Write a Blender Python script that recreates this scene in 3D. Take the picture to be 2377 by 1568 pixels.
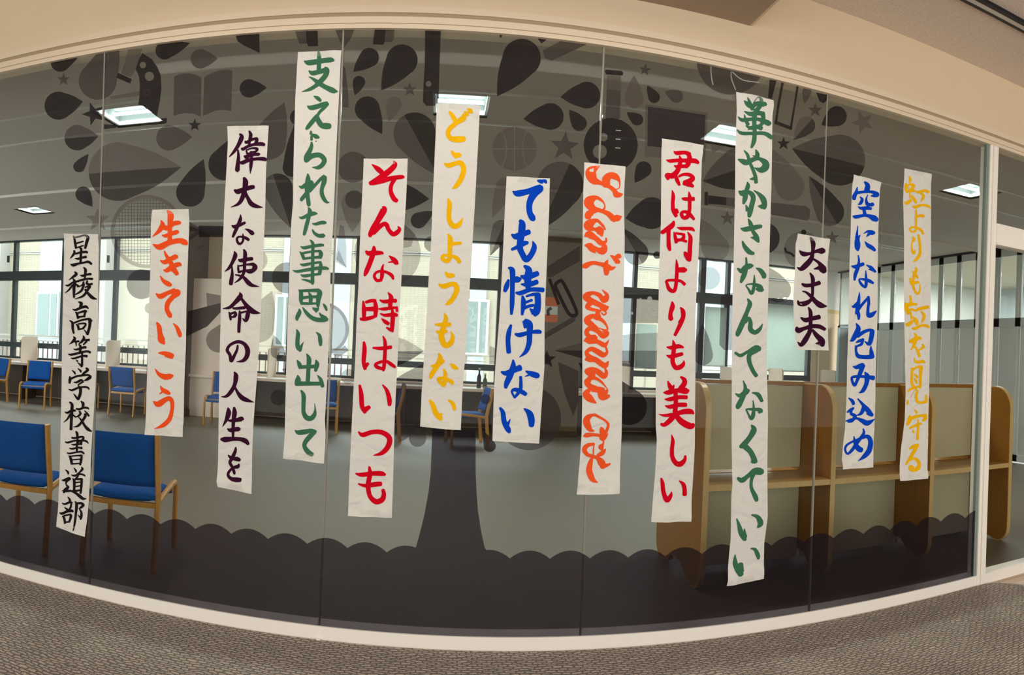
import bpy, math, random
from mathutils import Vector, geometry, noise
for o in list(bpy.data.objects): bpy.data.objects.remove(o)
C = bpy.context.scene.collection
SC = bpy.context.scene
PI = math.pi
# ---------------------------------------------------------------- camera (a swept phone panorama: cylindrical projection)
F, Y0, ROLL, PITCH, PSI = 1619.32, 801.49, -0.0439, 0.0041, -0.1015
H, GY = 1.396, 3.2            # eye height, distance to the glass wall
cr, sr, cp, sp = math.cos(ROLL), math.sin(ROLL), math.cos(PITCH), math.sin(PITCH)
cs, sn = math.cos(PSI), math.sin(PSI)
def rot(d):
    x, y, z = d
    x, z = cr*x + sr*z, -sr*x + cr*z
    y, z = cp*y - sp*z, sp*y + cp*z
    return Vector((cs*x - sn*y, sn*x + cs*y, z))
cam_d = bpy.data.cameras.new('camera'); cam = bpy.data.objects.new('camera', cam_d); C.objects.link(cam)
cam_d.type = 'PANO'; cam_d.panorama_type = 'CENTRAL_CYLINDRICAL'
cam_d.central_cylindrical_radius = 1.0
cam_d.central_cylindrical_range_u_min = -1188.5/F; cam_d.central_cylindrical_range_u_max = 1188.5/F
cam_d.central_cylindrical_range_v_min = (Y0-1568)/F; cam_d.central_cylindrical_range_v_max = Y0/F
ex, ey, ez = rot((1, 0, 0)), rot((0, 0, 1)), -rot((0, 1, 0))
from mathutils import Matrix
m = Matrix((ex, ey, ez)).transposed().to_4x4(); m.translation = (0, 0, H); cam.matrix_world = m
cam_d.clip_start = 0.02; cam_d.clip_end = 200
SC.camera = cam
def ray(x, y):
    a = (x-1188.5)/F
    return rot((math.sin(a), math.cos(a), (Y0-y)/F))
def onY(x, y, Y=GY):          # where the sight line meets the upright plane at depth Y
    d = ray(x, y); t = Y/d.y; return Vector((d.x*t, Y, H+d.z*t))
def onX(x, y, X):
    d = ray(x, y); t = X/d.x; return Vector((X, d.y*t, H+d.z*t))
def onZ(x, y, z=0.0):
    d = ray(x, y); t = (z-H)/d.z; return Vector((d.x*t, d.y*t, z))
try:
    SC.cycles.transparent_max_bounces = 32; SC.cycles.max_bounces = 12; SC.cycles.diffuse_bounces = 6
except Exception: pass
# ---------------------------------------------------------------- world, lights, exposure
w = bpy.data.worlds.new('world'); SC.world = w; w.use_nodes = True
bg = w.node_tree.nodes['Background']; bg.inputs[0].default_value = (0.90, 0.97, 1.0, 1); bg.inputs[1].default_value = 5.5
SC.view_settings.view_transform = 'Standard'; SC.view_settings.look = 'None'
SC.view_settings.exposure = 0.0; SC.view_settings.gamma = 1.0
try: SC.view_settings.use_curve_mapping = False
except Exception: pass
def area(name, loc, size, power, col, rotx=0, roty=0, rotz=0):
    l = bpy.data.lights.new(name, 'AREA'); l.shape = 'RECTANGLE'; l.size, l.size_y = size; l.energy = power; l.color = col
    o = bpy.data.objects.new(name, l); o.location = loc; o.rotation_euler = (rotx, roty, rotz); C.objects.link(o); return o
sl_ = bpy.data.lights.new('hazy_sun', 'SUN'); sl_.energy = 3.2; sl_.angle = math.radians(28); sl_.color = (0.88, 0.96, 1.0)
so_ = bpy.data.objects.new('hazy_sun', sl_); so_.rotation_euler = (math.radians(-41), 0, math.radians(4)); so_.location = (0, 20, 20); C.objects.link(so_)
area('corridor_lamp', (0.0, 2.42, 3.03), (3.6, 0.16), 17, (1.0, 0.90, 0.78))      # strip lamp above the glass wall
area('corridor_fill', (0.4, -3.3, 1.62), (12.5, 2.6), 315, (1.0, 0.965, 0.90), rotx=PI/2)   # unseen soft fill added behind the camera to light the glass wall
# ---------------------------------------------------------------- materials
def mat(name, col, rough=0.6, spec=0.3, noise_s=0, noise_a=0.1, bump=0, bump_s=40, metal=0, emit=0):
    m = bpy.data.materials.new(name); m.use_nodes = True; nt = m.node_tree; b = nt.nodes['Principled BSDF']
    b.inputs['Base Color'].default_value = (*col, 1); b.inputs['Roughness'].default_value = rough
    b.inputs['Specular IOR Level'].default_value = spec; b.inputs['Metallic'].default_value = metal
    tc = nt.nodes.new('ShaderNodeTexCoord')
    if noise_s:
        n = nt.nodes.new('ShaderNodeTexNoise'); n.inputs['Scale'].default_value = noise_s; n.inputs['Detail'].default_value = 4
        nt.links.new(tc.outputs['Object'], n.inputs['Vector'])
        r = nt.nodes.new('ShaderNodeMixRGB'); r.inputs[1].default_value = (*[c*(1-noise_a) for c in col], 1); r.inputs[2].default_value = (*[min(1, c*(1+noise_a)) for c in col], 1)
        nt.links.new(n.outputs[0], r.inputs[0]); nt.links.new(r.outputs[0], b.inputs['Base Color'])
    if bump:
        n = nt.nodes.new('ShaderNodeTexNoise'); n.inputs['Scale'].default_value = bump_s; n.inputs['Detail'].default_value = 3
        nt.links.new(tc.outputs['Object'], n.inputs['Vector'])
        bp = nt.nodes.new('ShaderNodeBump'); bp.inputs['Strength'].default_value = bump; bp.inputs['Distance'].default_value = 0.01
        nt.links.new(n.outputs[0], bp.inputs['Height']); nt.links.new(bp.outputs[0], b.inputs['Normal'])
    if emit:
        b.inputs['Emission Color'].default_value = (*col, 1); b.inputs['Emission Strength'].default_value = emit
    return m
def wood(name, c1, c2, scale=6, rough=0.35, axis=(14, 14, 1.2)):
    m = mat(name, c1, rough, 0.4); nt = m.node_tree; b = nt.nodes['Principled BSDF']
    tc = nt.nodes.new('ShaderNodeTexCoord'); mp = nt.nodes.new('ShaderNodeMapping'); mp.inputs['Scale'].default_value = axis
    n = nt.nodes.new('ShaderNodeTexNoise'); n.inputs['Scale'].default_value = scale; n.inputs['Detail'].default_value = 6
    r = nt.nodes.new('ShaderNodeMixRGB'); r.inputs[1].default_value = (*c1, 1); r.inputs[2].default_value = (*c2, 1)
    nt.links.new(tc.outputs['Object'], mp.inputs[0]); nt.links.new(mp.outputs[0], n.inputs['Vector'])
    nt.links.new(n.outputs[0], r.inputs[0]); nt.links.new(r.outputs[0], b.inputs['Base Color']); return m
def film(name, T, haze, hc):
    m = bpy.data.materials.new(name); m.use_nodes = True; nt = m.node_tree; nt.nodes.clear()
    out = nt.nodes.new('ShaderNodeOutputMaterial'); t = nt.nodes.new('ShaderNodeBsdfTransparent'); t.inputs[0].default_value = (*T, 1)
    d = nt.nodes.new('ShaderNodeBsdfDiffuse'); d.inputs[0].default_value = (*hc, 1)
    mx = nt.nodes.new('ShaderNodeMixShader'); mx.inputs[0].default_value = haze
    nt.links.new(t.outputs[0], mx.inputs[1]); nt.links.new(d.outputs[0], mx.inputs[2]); nt.links.new(mx.outputs[0], out.inputs[0]); return m
def glass(name, T, ior):
    m = bpy.data.materials.new(name); m.use_nodes = True; nt = m.node_tree; nt.nodes.clear()
    out = nt.nodes.new('ShaderNodeOutputMaterial'); t = nt.nodes.new('ShaderNodeBsdfTransparent'); t.inputs[0].default_value = (*T, 1)
    g = nt.nodes.new('ShaderNodeBsdfGlossy'); g.inputs['Roughness'].default_value = 0.0
    lw = nt.nodes.new('ShaderNodeLayerWeight'); lw.inputs[0].default_value = 0.5; f = nt.nodes.new('ShaderNodeMath'); f.operation = 'POWER'; f.inputs[1].default_value = 5   # Schlick, the same from both sides
    f2 = nt.nodes.new('ShaderNodeMath'); f2.operation = 'MULTIPLY_ADD'; f2.inputs[1].default_value = 0.5; f2.inputs[2].default_value = ior
    nt.links.new(lw.outputs['Facing'], f.inputs[0]); nt.links.new(f.outputs[0], f2.inputs[0])
    mx = nt.nodes.new('ShaderNodeMixShader'); nt.links.new(f2.outputs[0], mx.inputs[0])
    nt.links.new(t.outputs[0], mx.inputs[1]); nt.links.new(g.outputs[0], mx.inputs[2]); nt.links.new(mx.outputs[0], out.inputs[0]); return m
M = dict(
 header=mat('header_paint', (0.74, 0.61, 0.44), 0.7, 0.2, 8, 0.03),
 frame=mat('cream_frame', (0.76, 0.65, 0.50), 0.45, 0.3),
 sill=mat('cream_sill', (0.95, 0.93, 0.88), 0.45, 0.3),
 groove=mat('groove', (0.40, 0.31, 0.21), 0.7),
 ceilC=mat('corridor_ceiling', (0.76, 0.67, 0.59), 0.9, 0.1, 60, 0.18, 0.4, 90),
 soffit=mat('soffit', (0.42, 0.33, 0.25), 0.8, 0.1),
 wallb=mat('corridor_wall', (0.55, 0.50, 0.43), 0.8, 0.2),
 glass=glass('pane_glass', (0.94, 0.955, 0.945), 0.0055),
 oglass=glass('window_glass', (0.93, 0.965, 0.955), 0.03),
 joint=mat('joint_sealant', (0.26, 0.25, 0.21), 0.3, 0.4),
 ceilR=mat('room_ceiling', (0.60, 0.555, 0.505), 0.9, 0.1, 50, 0.05),
 alu=mat('aluminium', (0.6, 0.6, 0.56), 0.35, 0.5, metal=0.3),
 floorR=mat('room_carpet', (0.175, 0.145, 0.11), 0.38, 0.45, 120, 0.25, 0.25, 300),
 tan=mat('tan_floor', (0.50, 0.37, 0.27), 0.4, 0.4, 5, 0.08),
 darkf=mat('dark_frame', (0.022, 0.034, 0.036), 0.4, 0.5, 12, 0.4),
 beigew=mat('beige_wall', (0.80, 0.62, 0.42), 0.7), white=mat('white_wall', (0.72, 0.72, 0.68), 0.7),
 orange=mat('beige_trim', (0.62, 0.46, 0.20), 0.5),
 brown=wood('dark_brown_wood', (0.045, 0.027, 0.016), (0.085, 0.052, 0.032)), bglass=mat('facade_glass', (0.20, 0.25, 0.24), 0.2, 0.5), gedge=mat('green_glass_edge', (0.22, 0.29, 0.26), 0.25, 0.6),
 carrel=wood('carrel_wood', (0.235, 0.085, 0.004), (0.36, 0.15, 0.012), 5, 0.3),
 desk=wood('desk_wood', (0.36, 0.175, 0.035), (0.47, 0.25, 0.065), 5, 0.3, (1.2, 14, 14)),
 edge=wood('edge_wood', (0.50, 0.33, 0.13), (0.62, 0.44, 0.20), 5, 0.35),
 cream=mat('cream_laminate', (0.50, 0.465, 0.31), 0.45, 0.35, 4, 0.05),
 chairw=wood('chair_beech', (0.42, 0.19, 0.035), (0.60, 0.31, 0.08), 5, 0.3),
 blue=mat('blue_fabric', (0.004, 0.08, 0.33), 0.85, 0.2, 60, 0.25, 0.3, 250),
 pinkbeige=mat('partition_laminate', (0.80, 0.64, 0.52), 0.5),
 counter=mat('counter_top', (0.75, 0.72, 0.66), 0.25, 0.5),
 conc=mat('concrete', (0.36, 0.34, 0.315), 0.9, 0.1, 3, 0.08), pale=mat('pale_wall', (0.40, 0.445, 0.46), 0.8),
 rail=mat('white_railing', (0.62, 0.60, 0.57), 0.5), lit=mat('fluorescent', (0.92, 0.98, 1.0), 0.5, emit=9), reflec=mat('lamp_reflector', (0.34, 0.40, 0.39), 0.5, 0.1, emit=0.25),
 lampoff=mat('vent_metal', (0.45, 0.45, 0.40), 0.5), grey=mat('folding_frame', (0.58, 0.60, 0.58), 0.4, 0.4), blind=None,
 black=mat('black_plastic', (0.012, 0.014, 0.02), 0.4), orangep=mat('orange_paper', (0.75, 0.16, 0.04), 0.7), tape=None,
)
FILM = [film('film_0', (0.62, 0.62, 0.62), 0.5, (0.60, 0.62, 0.60)), film('film_1', (0.62, 0.59, 0.60), 0.05, (0.45, 0.38, 0.38)),
        film('film_2', (0.43, 0.41, 0.42), 0.06, (0.30, 0.26, 0.28)), film('film_3', (0.16, 0.15, 0.16), 0.06, (0.20, 0.17, 0.19)), film('film_4', (0.50, 0.49, 0.50), 0.02, (0.2, 0.17, 0.19)), film('film_5', (0.20, 0.18, 0.205), 0.045, (0.24, 0.20, 0.26))]
def translucent(name, c, t):
    m = bpy.data.materials.new(name); m.use_nodes = True; nt = m.node_tree; nt.nodes.clear()
    out = nt.nodes.new('ShaderNodeOutputMaterial'); d = nt.nodes.new('ShaderNodeBsdfDiffuse'); d.inputs[0].default_value = (*c, 1)
    r = nt.nodes.new('ShaderNodeBsdfTranslucent'); r.inputs[0].default_value = (*c, 1); mx = nt.nodes.new('ShaderNodeMixShader'); mx.inputs[0].default_value = t
    nt.links.new(d.outputs[0], mx.inputs[1]); nt.links.new(r.outputs[0], mx.inputs[2]); nt.links.new(mx.outputs[0], out.inputs[0]); return m
M['blind'] = translucent('roller_blind', (0.74, 0.80, 0.76), 0.55)
M['tape'] = film('clear_tape', (0.97, 0.97, 0.96), 0.12, (0.9, 0.89, 0.86))
def frost(name, T): return film(name, T, 0.35, (0.6, 0.62, 0.6))
# ---------------------------------------------------------------- mesh helpers
class MB:
    def __init__(s): s.v = []; s.f = []
    def box(s, a, b):
        x0, x1 = sorted((a[0], b[0])); y0, y1 = sorted((a[1], b[1])); z0, z1 = sorted((a[2], b[2])); n = len(s.v)
        s.v += [(x0,y0,z0),(x1,y0,z0),(x1,y1,z0),(x0,y1,z0),(x0,y0,z1),(x1,y0,z1),(x1,y1,z1),(x0,y1,z1)]
        s.f += [tuple(n+i for i in q) for q in ((0,3,2,1),(4,5,6,7),(0,1,5,4),(1,2,6,5),(2,3,7,6),(3,0,4,7))]; return s
    def tube(s, pts, rx, ry=None, n=8, square=False):
        # sweep a rounded section along pts (list of Vectors); rx, ry half sizes
        ry = ry or rx; pts = [Vector(p) for p in pts]; rings = []
        for i, p in enumerate(pts):
            t = (pts[min(i+1, len(pts)-1)] - pts[max(i-1, 0)]).normalized()
            u = Vector((1, 0, 0)) if abs(t.x) < 0.9 else Vector((0, 1, 0))
            b = t.cross(u).normalized(); u = b.cross(t).normalized()
            r = []
            for k in range(n):
                a = 2*PI*(k+0.5)/n; c, d = math.cos(a), math.sin(a)
                if square: mm = max(abs(c), abs(d)); c, d = c/mm, d/mm; c, d = c*0.98, d*0.98
                r.append(len(s.v)); s.v.append(tuple(p + u*rx*c + b*ry*d))
            rings.append(r)
        for a, b in zip(rings, rings[1:]):
            for k in range(n): s.f.append((a[k], a[(k+1) % n], b[(k+1) % n], b[k]))
        s.f.append(tuple(reversed(rings[0]))); s.f.append(tuple(rings[-1])); return s
    def prism(s, poly, axis, a, b):     # poly in the two other axes, extruded along axis
        n = len(poly); base = len(s.v)
        for t in (a, b):
            for p in poly:
                s.v.append((t, p[0], p[1]) if axis == 'x' else (p[0], t, p[1]) if axis == 'y' else (p[0], p[1], t))
        s.f.append(tuple(range(base, base+n))); s.f.append(tuple(reversed(range(base+n, base+2*n))))
        for i in range(n): s.f.append((base+i, base+(i+1) % n, base+n+(i+1) % n, base+n+i))
        return s
    def build(s, name, m, parent=None, bevel=0, smooth=False, recalc=True):
        me = bpy.data.meshes.new(name); me.from_pydata([tuple(v) for v in s.v], [], s.f); me.materials.append(m)
        if recalc:
            import bmesh
            b = bmesh.new(); b.from_mesh(me); bmesh.ops.recalc_face_normals(b, faces=b.faces)
            if bevel: bmesh.ops.bevel(b, geom=list(b.edges), offset=bevel, segments=2, affect='EDGES', profile=0.5)
            b.to_mesh(me); b.free()
        if smooth:
            for p in me.polygons: p.use_smooth = True
        o = bpy.data.objects.new(name, me); C.objects.link(o)
        if parent: o.parent = parent
        return o
def tag(o, label=None, cat=None, group=None, kind=None):
    if label: o['label'] = label
    if cat: o['category'] = cat
    if group: o['group'] = group
    if kind: o['kind'] = kind
    return o
def struct(name, mb, m, parent=None, **k):
    o = mb.build(name, m, parent, **k)
    if not parent: o['kind'] = 'structure'
    return o
def empty(name, loc=(0, 0, 0), rz=0, **k):
    o = bpy.data.objects.new(name, None); C.objects.link(o); o.location = loc; o.rotation_euler = (0, 0, rz); o.empty_display_size = 0.1
    tag(o, **k); return o
def copy_tree(o, parent=None):
    c = o.copy(); C.objects.link(c)
    if parent: c.parent = parent
    for ch in list(o.children): copy_tree(ch, c)
    return c
def B(name, a, b, m, parent=None, bevel=0): return MB().box(a, b).build(name, m, parent, bevel)
# ================================================================ SETTING: corridor side
XL, XR = -6.5, 7.6
GT, GB = 2.831, 0.066           # glass top and bottom
struct('wall_front', MB().box((XL, 3.188, 2.93), (XR, 3.30, 3.35)), M['header'])
tr = struct('trim_1', MB().box((XL, 3.176, GT), (XR, 3.27, 2.885)), M['frame'], bevel=0)     # head frame of the glass wall
struct('trim_2', MB().box((XL, 3.186, 2.885), (XR, 3.26, 2.905)), M['groove'])
struct('trim_3', MB().box((XL, 3.179, 2.905), (XR, 3.27, 2.935)), M['frame'])
struct('trim_4', MB().box((XL, 3.1745, 2.852), (XR, 3.176, 2.855)), M['groove'])
struct('baseboard_front', MB().box((XL, 3.184, 0.0), (XR, 3.28, GB)), M['sill'], bevel=0)
struct('ceiling', MB().box((XL, -3.4, 3.30), (XR, 3.188, 3.36)), M['ceilC'])
struct('ceiling_soffit', MB().box((-1.0, -3.4, 3.075), (1.437, 3.188, 3.2995)), M['soffit'])
struct('trim_5', MB().box((1.437, -3.4, 3.075), (1.45, 3.188, 3.2995)), M['header'])
# ceiling track in the upper right corner
a, b = onZ(2290, -2, 3.3), onZ(2379, 47, 3.3)
d = (b-a).normalized(); nrm = Vector((-d.y, d.x, 0))
mb = MB()
def strip_on_ceiling(off0, off1, z0, z1):
    p = a - d*0.6; q = b + d*2.0
    v = [p+nrm*off0, q+nrm*off0, q+nrm*off1, p+nrm*off1]; return MB().prism([(c.x, c.y) for c in v], 'z', z0, z1)
t = empty('ceiling_track', (a.x, a.y, 3.27), label='black and grey slotted track on the corridor ceiling, top right corner', cat='track')
for o, (u0, u1, mm, nm) in enumerate(((0.0, 0.028, M['black'], 'slot'), (0.028, 0.060, M['alu'], 'rail'), (0.060, 0.085, M['black'], 'slot'))):
    k = strip_on_ceiling(u0, u1, 3.283, 3.2999).build(nm, mm); k.parent = t; k.matrix_parent_inverse = Matrix.Translation((-a.x, -a.y, -3.27))
# corridor floor, rug, the rest of the corridor
fl = struct('floor', MB().box((XL, -3.4, -0.05), (XR, 3.28, 0.0)), M['tan'])
for k, X in enumerate((3.62, 4.3)):
    pass
mc = mat('rug_weave', (0.215, 0.185, 0.155), 0.95, 0.1)
def rug_material(m):
    nt = m.node_tree; bs = nt.nodes['Principled BSDF']
    tc = nt.nodes.new('ShaderNodeTexCoord'); mp = nt.nodes.new('ShaderNodeMapping'); mp.inputs['Rotation'].default_value = (0, 0, 0.0)
    br = nt.nodes.new('ShaderNodeTexBrick'); br.inputs['Scale'].default_value = 14.0; br.offset = 0.5
    br.inputs['Mortar Size'].default_value = 0.09; br.inputs['Mortar Smooth'].default_value = 0.9; br.inputs['Brick Width'].default_value = 0.62; br.inputs['Row Height'].default_value = 0.27
    br.inputs['Color1'].default_value = (0.51, 0.455, 0.40, 1); br.inputs['Color2'].default_value = (0.42, 0.375, 0.33, 1); br.inputs['Mortar'].default_value = (0.19, 0.168, 0.148, 1)
    no = nt.nodes.new('ShaderNodeTexNoise'); no.inputs['Scale'].default_value = 16; no.inputs['Detail'].default_value = 6
    add = nt.nodes.new('ShaderNodeVectorMath'); add.operation = 'ADD'; sc = nt.nodes.new('ShaderNodeVectorMath'); sc.operation = 'SCALE'; sc.inputs['Scale'].default_value = 0.05
    nt.links.new(tc.outputs['Object'], no.inputs['Vector']); nt.links.new(no.outputs['Color'], sc.inputs[0]); nt.links.new(tc.outputs['Object'], add.inputs[0]); nt.links.new(sc.outputs[0], add.inputs[1])
    nt.links.new(add.outputs[0], br.inputs['Vector'])
    n2 = nt.nodes.new('ShaderNodeTexNoise'); n2.inputs['Scale'].default_value = 160; nt.links.new(tc.outputs['Object'], n2.inputs['Vector'])
    mx = nt.nodes.new('ShaderNodeMixRGB'); mx.blend_type = 'OVERLAY'; mx.inputs[0].default_value = 0.5
    nt.links.new(br.outputs['Color'], mx.inputs[1]); nt.links.new(n2.outputs[0], mx.inputs[2]); nt.links.new(mx.outputs[0], bs.inputs['Base Color'])
    bp = nt.nodes.new('ShaderNodeBump'); bp.inputs['Strength'].default_value = 0.8; bp.inputs['Distance'].default_value = 0.006; bp.invert = True
    nt.links.new(br.outputs['Fac'], bp.inputs['Height']); nt.links.new(bp.outputs[0], bs.inputs['Normal'])
rug_material(mc)
poly = [(XL+0.1, 3.172), (XL+0.1, -3.2), (3.52, -3.2), (3.50, 2.4), (3.46, 2.72), (3.40, 2.93), (3.34, 3.05), (3.28, 3.125), (3.22, 3.165), (3.14, 3.172)]
rug = MB().prism(poly, 'z', 0.0, 0.008).build('carpet', mc)
tag(rug, 'grey brown woven carpet with a rounded corner covering the corridor floor', 'carpet')
tg = MB()
for X in (3.55, 4.16, 4.77, 5.38): tg.box((X, -3.3, 0.0), (X+0.004, 3.11, 0.0006))
for Yq in (3.16-0.02, 2.55, 1.94): tg.box((3.4, Yq-0.08, 0.0), (6.5, Yq-0.076, 0.0006))
tg.build('tile_joint', M['pinkbeige'], fl)
bit = MB().prism([(0.012*math.cos(k*PI/4), 0.007*math.sin(k*PI/4)) for k in range(8)], 'z', 0, 0.003).build('paper_scrap', M['sill'])
bp_ = onZ(738, 1486, 0.008); bit.location = (bp_.x, bp_.y, 0.008); tag(bit, 'tiny white paper scrap lying on the carpet below the glass', 'scrap')
struct('wall_back', MB().box((XL, -3.5, 0), (XR, -3.4, 3.36)), M['wallb'])
struct('wall_left', MB().box((XL-0.1, -3.4, 0), (XL, 3.3, 3.36)), M['wallb'])
struct('wall_right', MB().box((XR, -3.4, 0), (XR+0.1, 3.3, 3.36)), M['wallb'])
# ---------------------------------------------------------------- glass wall
seam = [[(240,130),(223,1030),(212,1351)], [(796,78),(760.5,1030),(743,1447)], [(1400,111),(1360,1147),(1348,1479)], [(1918,230),(1898,814),(1879,1418)]]
sx = [sum(onY(*p).x for p in s)/len(s) for s in seam]
win = empty('window_1', (0, GY, 0), kind='structure')
def wpart(name, mb, m, **k): o = mb.build(name, m, **k); o.parent = win; o.matrix_parent_inverse = Matrix.Translation((0, -GY, 0)); return o
edges = [XL] + sx + [3.135]
for i in range(5):
    wpart('pane', MB().box((edges[i]+0.003, 3.196, GB-0.01), (edges[i+1]-0.003, 3.204, GT+0.01)), M['glass'])
for s in seam:                  # the butt joints lean with the pane edges as they stand
    t0, t1 = onY(*s[0]), onY(*s[-1]); X = (t0.x+t1.x)/2
    wpart('joint', MB().prism([(X-0.004+(t0.x-X)*0.6, GT), (X+0.004+(t0.x-X)*0.6, GT), (X+0.004+(t1.x-X)*0.6, GB), (X-0.004+(t1.x-X)*0.6, GB)], 'y', 3.1935, 3.206), M['joint'])
post = MB().box((3.135, 3.180, 0.0), (3.158, 3.27, GT)); post.box((3.158, 3.186, 0.0), (3.163, 3.27, GT)); post.box((3.163, 3.174, 0.0), (3.182, 3.28, GT)); post.box((3.182, 3.186, 0.0), (3.187, 3.27, GT)); post.box((3.187, 3.180, 0.0), (3.21, 3.27, GT)); 
wpart('post', post, M['sill']); wpart('glass_edge', MB().box((3.112, 3.190, GB), (3.134, 3.215, GT)), M['gedge'])
win2 = empty('window_2', (3.3, GY, 0), kind='structure')
def w2(name, mb, m): o = mb.build(name, m); o.parent = win2; o.matrix_parent_inverse = Matrix.Translation((-3.3, -GY, 0))
w2('pane', MB().box((3.212, 3.196, GB-0.01), (XR, 3.204, 2.185)), M['glass']); w2('pane', MB().box((3.212, 3.196, 2.32), (XR, 3.204, GT+0.01)), M['glass'])
w2('transom', MB().box((3.21, 3.172, 2.19), (XR, 3.26, 2.33)), M['sill']); w2('transom_bead', MB().box((3.21, 3.164, 2.19), (XR, 3.172, 2.205)), M['sill'])
# ================================================================ SETTING: the room behind the glass
WY, CZ = 11.9, 3.2
RX0, RX1 = -11.0, 7.62
struct('floor_room', MB().box((RX0, 3.28, -0.05), (RX1, 12.1, 0.0)), M['floorR'])
LAMPS = [(-2.62, 5.30, 0.46, 0.50), (0.07, 5.26, 0.42, 0.48), (2.26, 5.24, 0.46, 0.50), (4.90, 5.25, 0.46, 0.48), (-6.02, 9.0, 0.42, 0.55)]
loops = [[Vector(p) for p in ((RX0, 3.30, 0), (RX1, 3.30, 0), (RX1, 12.1, 0), (RX0, 12.1, 0))]] + [[Vector((x+a*sx_/2, y+b_*sy_/2, 0)) for a, b_ in ((-1, -1), (-1, 1), (1, 1), (1, -1))] for x, y, sx_, sy_ in LAMPS]
cmb = MB(); cmb.v = [(p.x, p.y, CZ) for l in loops for p in l]; cmb.f = [tuple(t) for t in geometry.tessellate_polygon(loops)]
cr_ = cmb.build('ceiling_room', M['ceilR'], recalc=False); cr_['kind'] = 'structure'
struct('ceiling_slab', MB().box((RX0, 3.30, CZ+0.13), (RX1, 12.1, CZ+0.2)), M['ceilR'])
struct('wall_room_left', MB().box((RX0-0.1, 3.3, 0), (RX0, 12.1, CZ)), M['white'])
for i, (Yq, h, dd) in enumerate(((7.75, 0.035, 0.05), (10.35, 0.035, 0.05), (4.92, 0.012, 0.02), (5.62, 0.012, 0.02))):
    struct('trim_%d' % (6+i), MB().box((RX0, Yq, CZ-h), (RX1, Yq+dd, CZ)), M['alu'] if i > 1 else M['ceilR'])
# window wall: solid pieces and glazing between them
def X_(x, y=700): return onY(x, y, WY).x
bays = [(X_(-160), X_(380)), (X_(585), X_(1237)), (X_(1352), X_(1888))]
SILL = 0.72
wb = MB().box((RX0, WY, 0), (RX1, WY+0.2, SILL-0.02)); 
struct('wall_room_back', wb, M['beigew'])
prev = RX0
for i, (a0, a1) in enumerate(bays + [(RX1, RX1)]):
    if a0-prev > 0.02: struct('wall_room_pier_%d' % (i+1), MB().box((prev, WY, SILL-0.02), (a0, WY+0.2, 2.35 if i == 3 else CZ)), M['beigew'])
    prev = a1
struct('trim_10', MB().box((bays[2][1], WY, 2.35), (RX1, WY+0.2, 2.43)), M['orange'])
struct('wall_room_upper', MB().box((bays[2][1], WY, 2.43), (RX1, WY+0.2, CZ)), M['white'])
TR0, TR1 = 2.37, 2.56
mull = [[X_(30), X_(145), X_(264)], [X_(672), X_(829), X_(1159)], [X_(1474), X_(1631), X_(1691)]]
for i, (a0, a1) in enumerate(bays):
    wn = empty('window_%d' % (3+i), ((a0+a1)/2, WY, SILL), kind='structure')
    inv = Matrix.Translation((-(a0+a1)/2, -WY, -SILL))
    def wp(name, mb, m):
        o = mb.build(name, m); o.parent = wn; o.matrix_parent_inverse = inv
    xs = [a0] + mull[i] + [a1]
    wp('frame', MB().box((a0, WY+0.02, SILL), (a1, WY+0.14, SILL+0.07)).box((a0, WY+0.02, CZ-0.03), (a1, WY+0.14, CZ)).box((a0, WY+0.02, SILL), (a0+0.07, WY+0.14, CZ)).box((a1-0.07, WY+0.02, SILL), (a1, WY+0.14, CZ)), M['darkf'])
    wp('transom', MB().box((a0, WY, TR0), (a1, WY+0.14, TR1)), M['darkf'])
    wp('transom', MB().box((a0, WY+0.01, 0.985), (a1, WY+0.13, 1.09)), M['darkf'])
    for k, X in enumerate(mull[i]):
        th = 0.10 if k % 2 == 1 else 0.065
        wp('mullion', MB().box((X-th/2, WY+0.005, SILL), (X+th/2, WY+0.13, CZ)), M['darkf'])
    for k in range(len(xs)-1):
        for z0, z1 in ((SILL+0.07, 0.985), (1.09, TR0), (TR1, CZ-0.03)):
            wp('pane', MB().box((xs[k]+0.03, WY+0.07, z0), (xs[k+1]-0.03, WY+0.076, z1)), M['oglass'])
    if i == 0:
        for x in (20, 252):
            p = onY(x, 602, WY); wp('latch', MB().box((p.x-0.02, WY-0.03, p.z-0.07), (p.x+0.02, WY+0.01, p.z+0.07)), M['darkf'])
# columns
def column(x0, x1, y0, m, lab, extra=None):
    c = empty('column', ((x0+x1)/2, y0, 0), kind='structure'); inv = Matrix.Translation((-(x0+x1)/2, -y0, 0))
    for nm, mb, mm in (('shaft', MB().box((x0, y0, 0.1), (x1, WY, CZ)), m), ('plinth', MB().box((x0-0.015, y0-0.015, 0), (x1+0.015, WY, 0.1)), M['brown'])):
        o = mb.build(nm, mm); o.parent = c; o.matrix_parent_inverse = inv
    return c
struct('column_face', MB().box((X_(480), 11.2, 0), (X_(582), WY, 2.35)), M['pinkbeige'])
column(onY(347, 700, 10.9).x, X_(480), 10.9, M['brown'], '')
column(X_(1240), onY(1352, 700, 11.0).x, 11.0, wood('column_panel', (0.11, 0.075, 0.04), (0.16, 0.11, 0.065)), '')
p0, p1 = onY(1262, 690, 11.0), onY(1293, 749, 11.0)
pn = empty('notice', (p0.x, 10.992, p1.z), label='orange and white paper notice pinned on the dark column', cat='notice')
for nm, z0, z1, mm in (('sheet', p1.z, p0.z, M['white']), ('print', p1.z, p1.z+0.12, M['orangep']), ('print', p0.z-0.14, p0.z, M['orangep'])):
    q = 0.004 if nm == 'print' else 0.0
    o = MB().box((p0.x-q, 10.992-q, z0), (p1.x+q, 10.999, z1)).build(nm, mm); o.parent = pn; o.matrix_parent_inverse = Matrix.Translation((-p0.x, -10.992, -p1.z))
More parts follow.
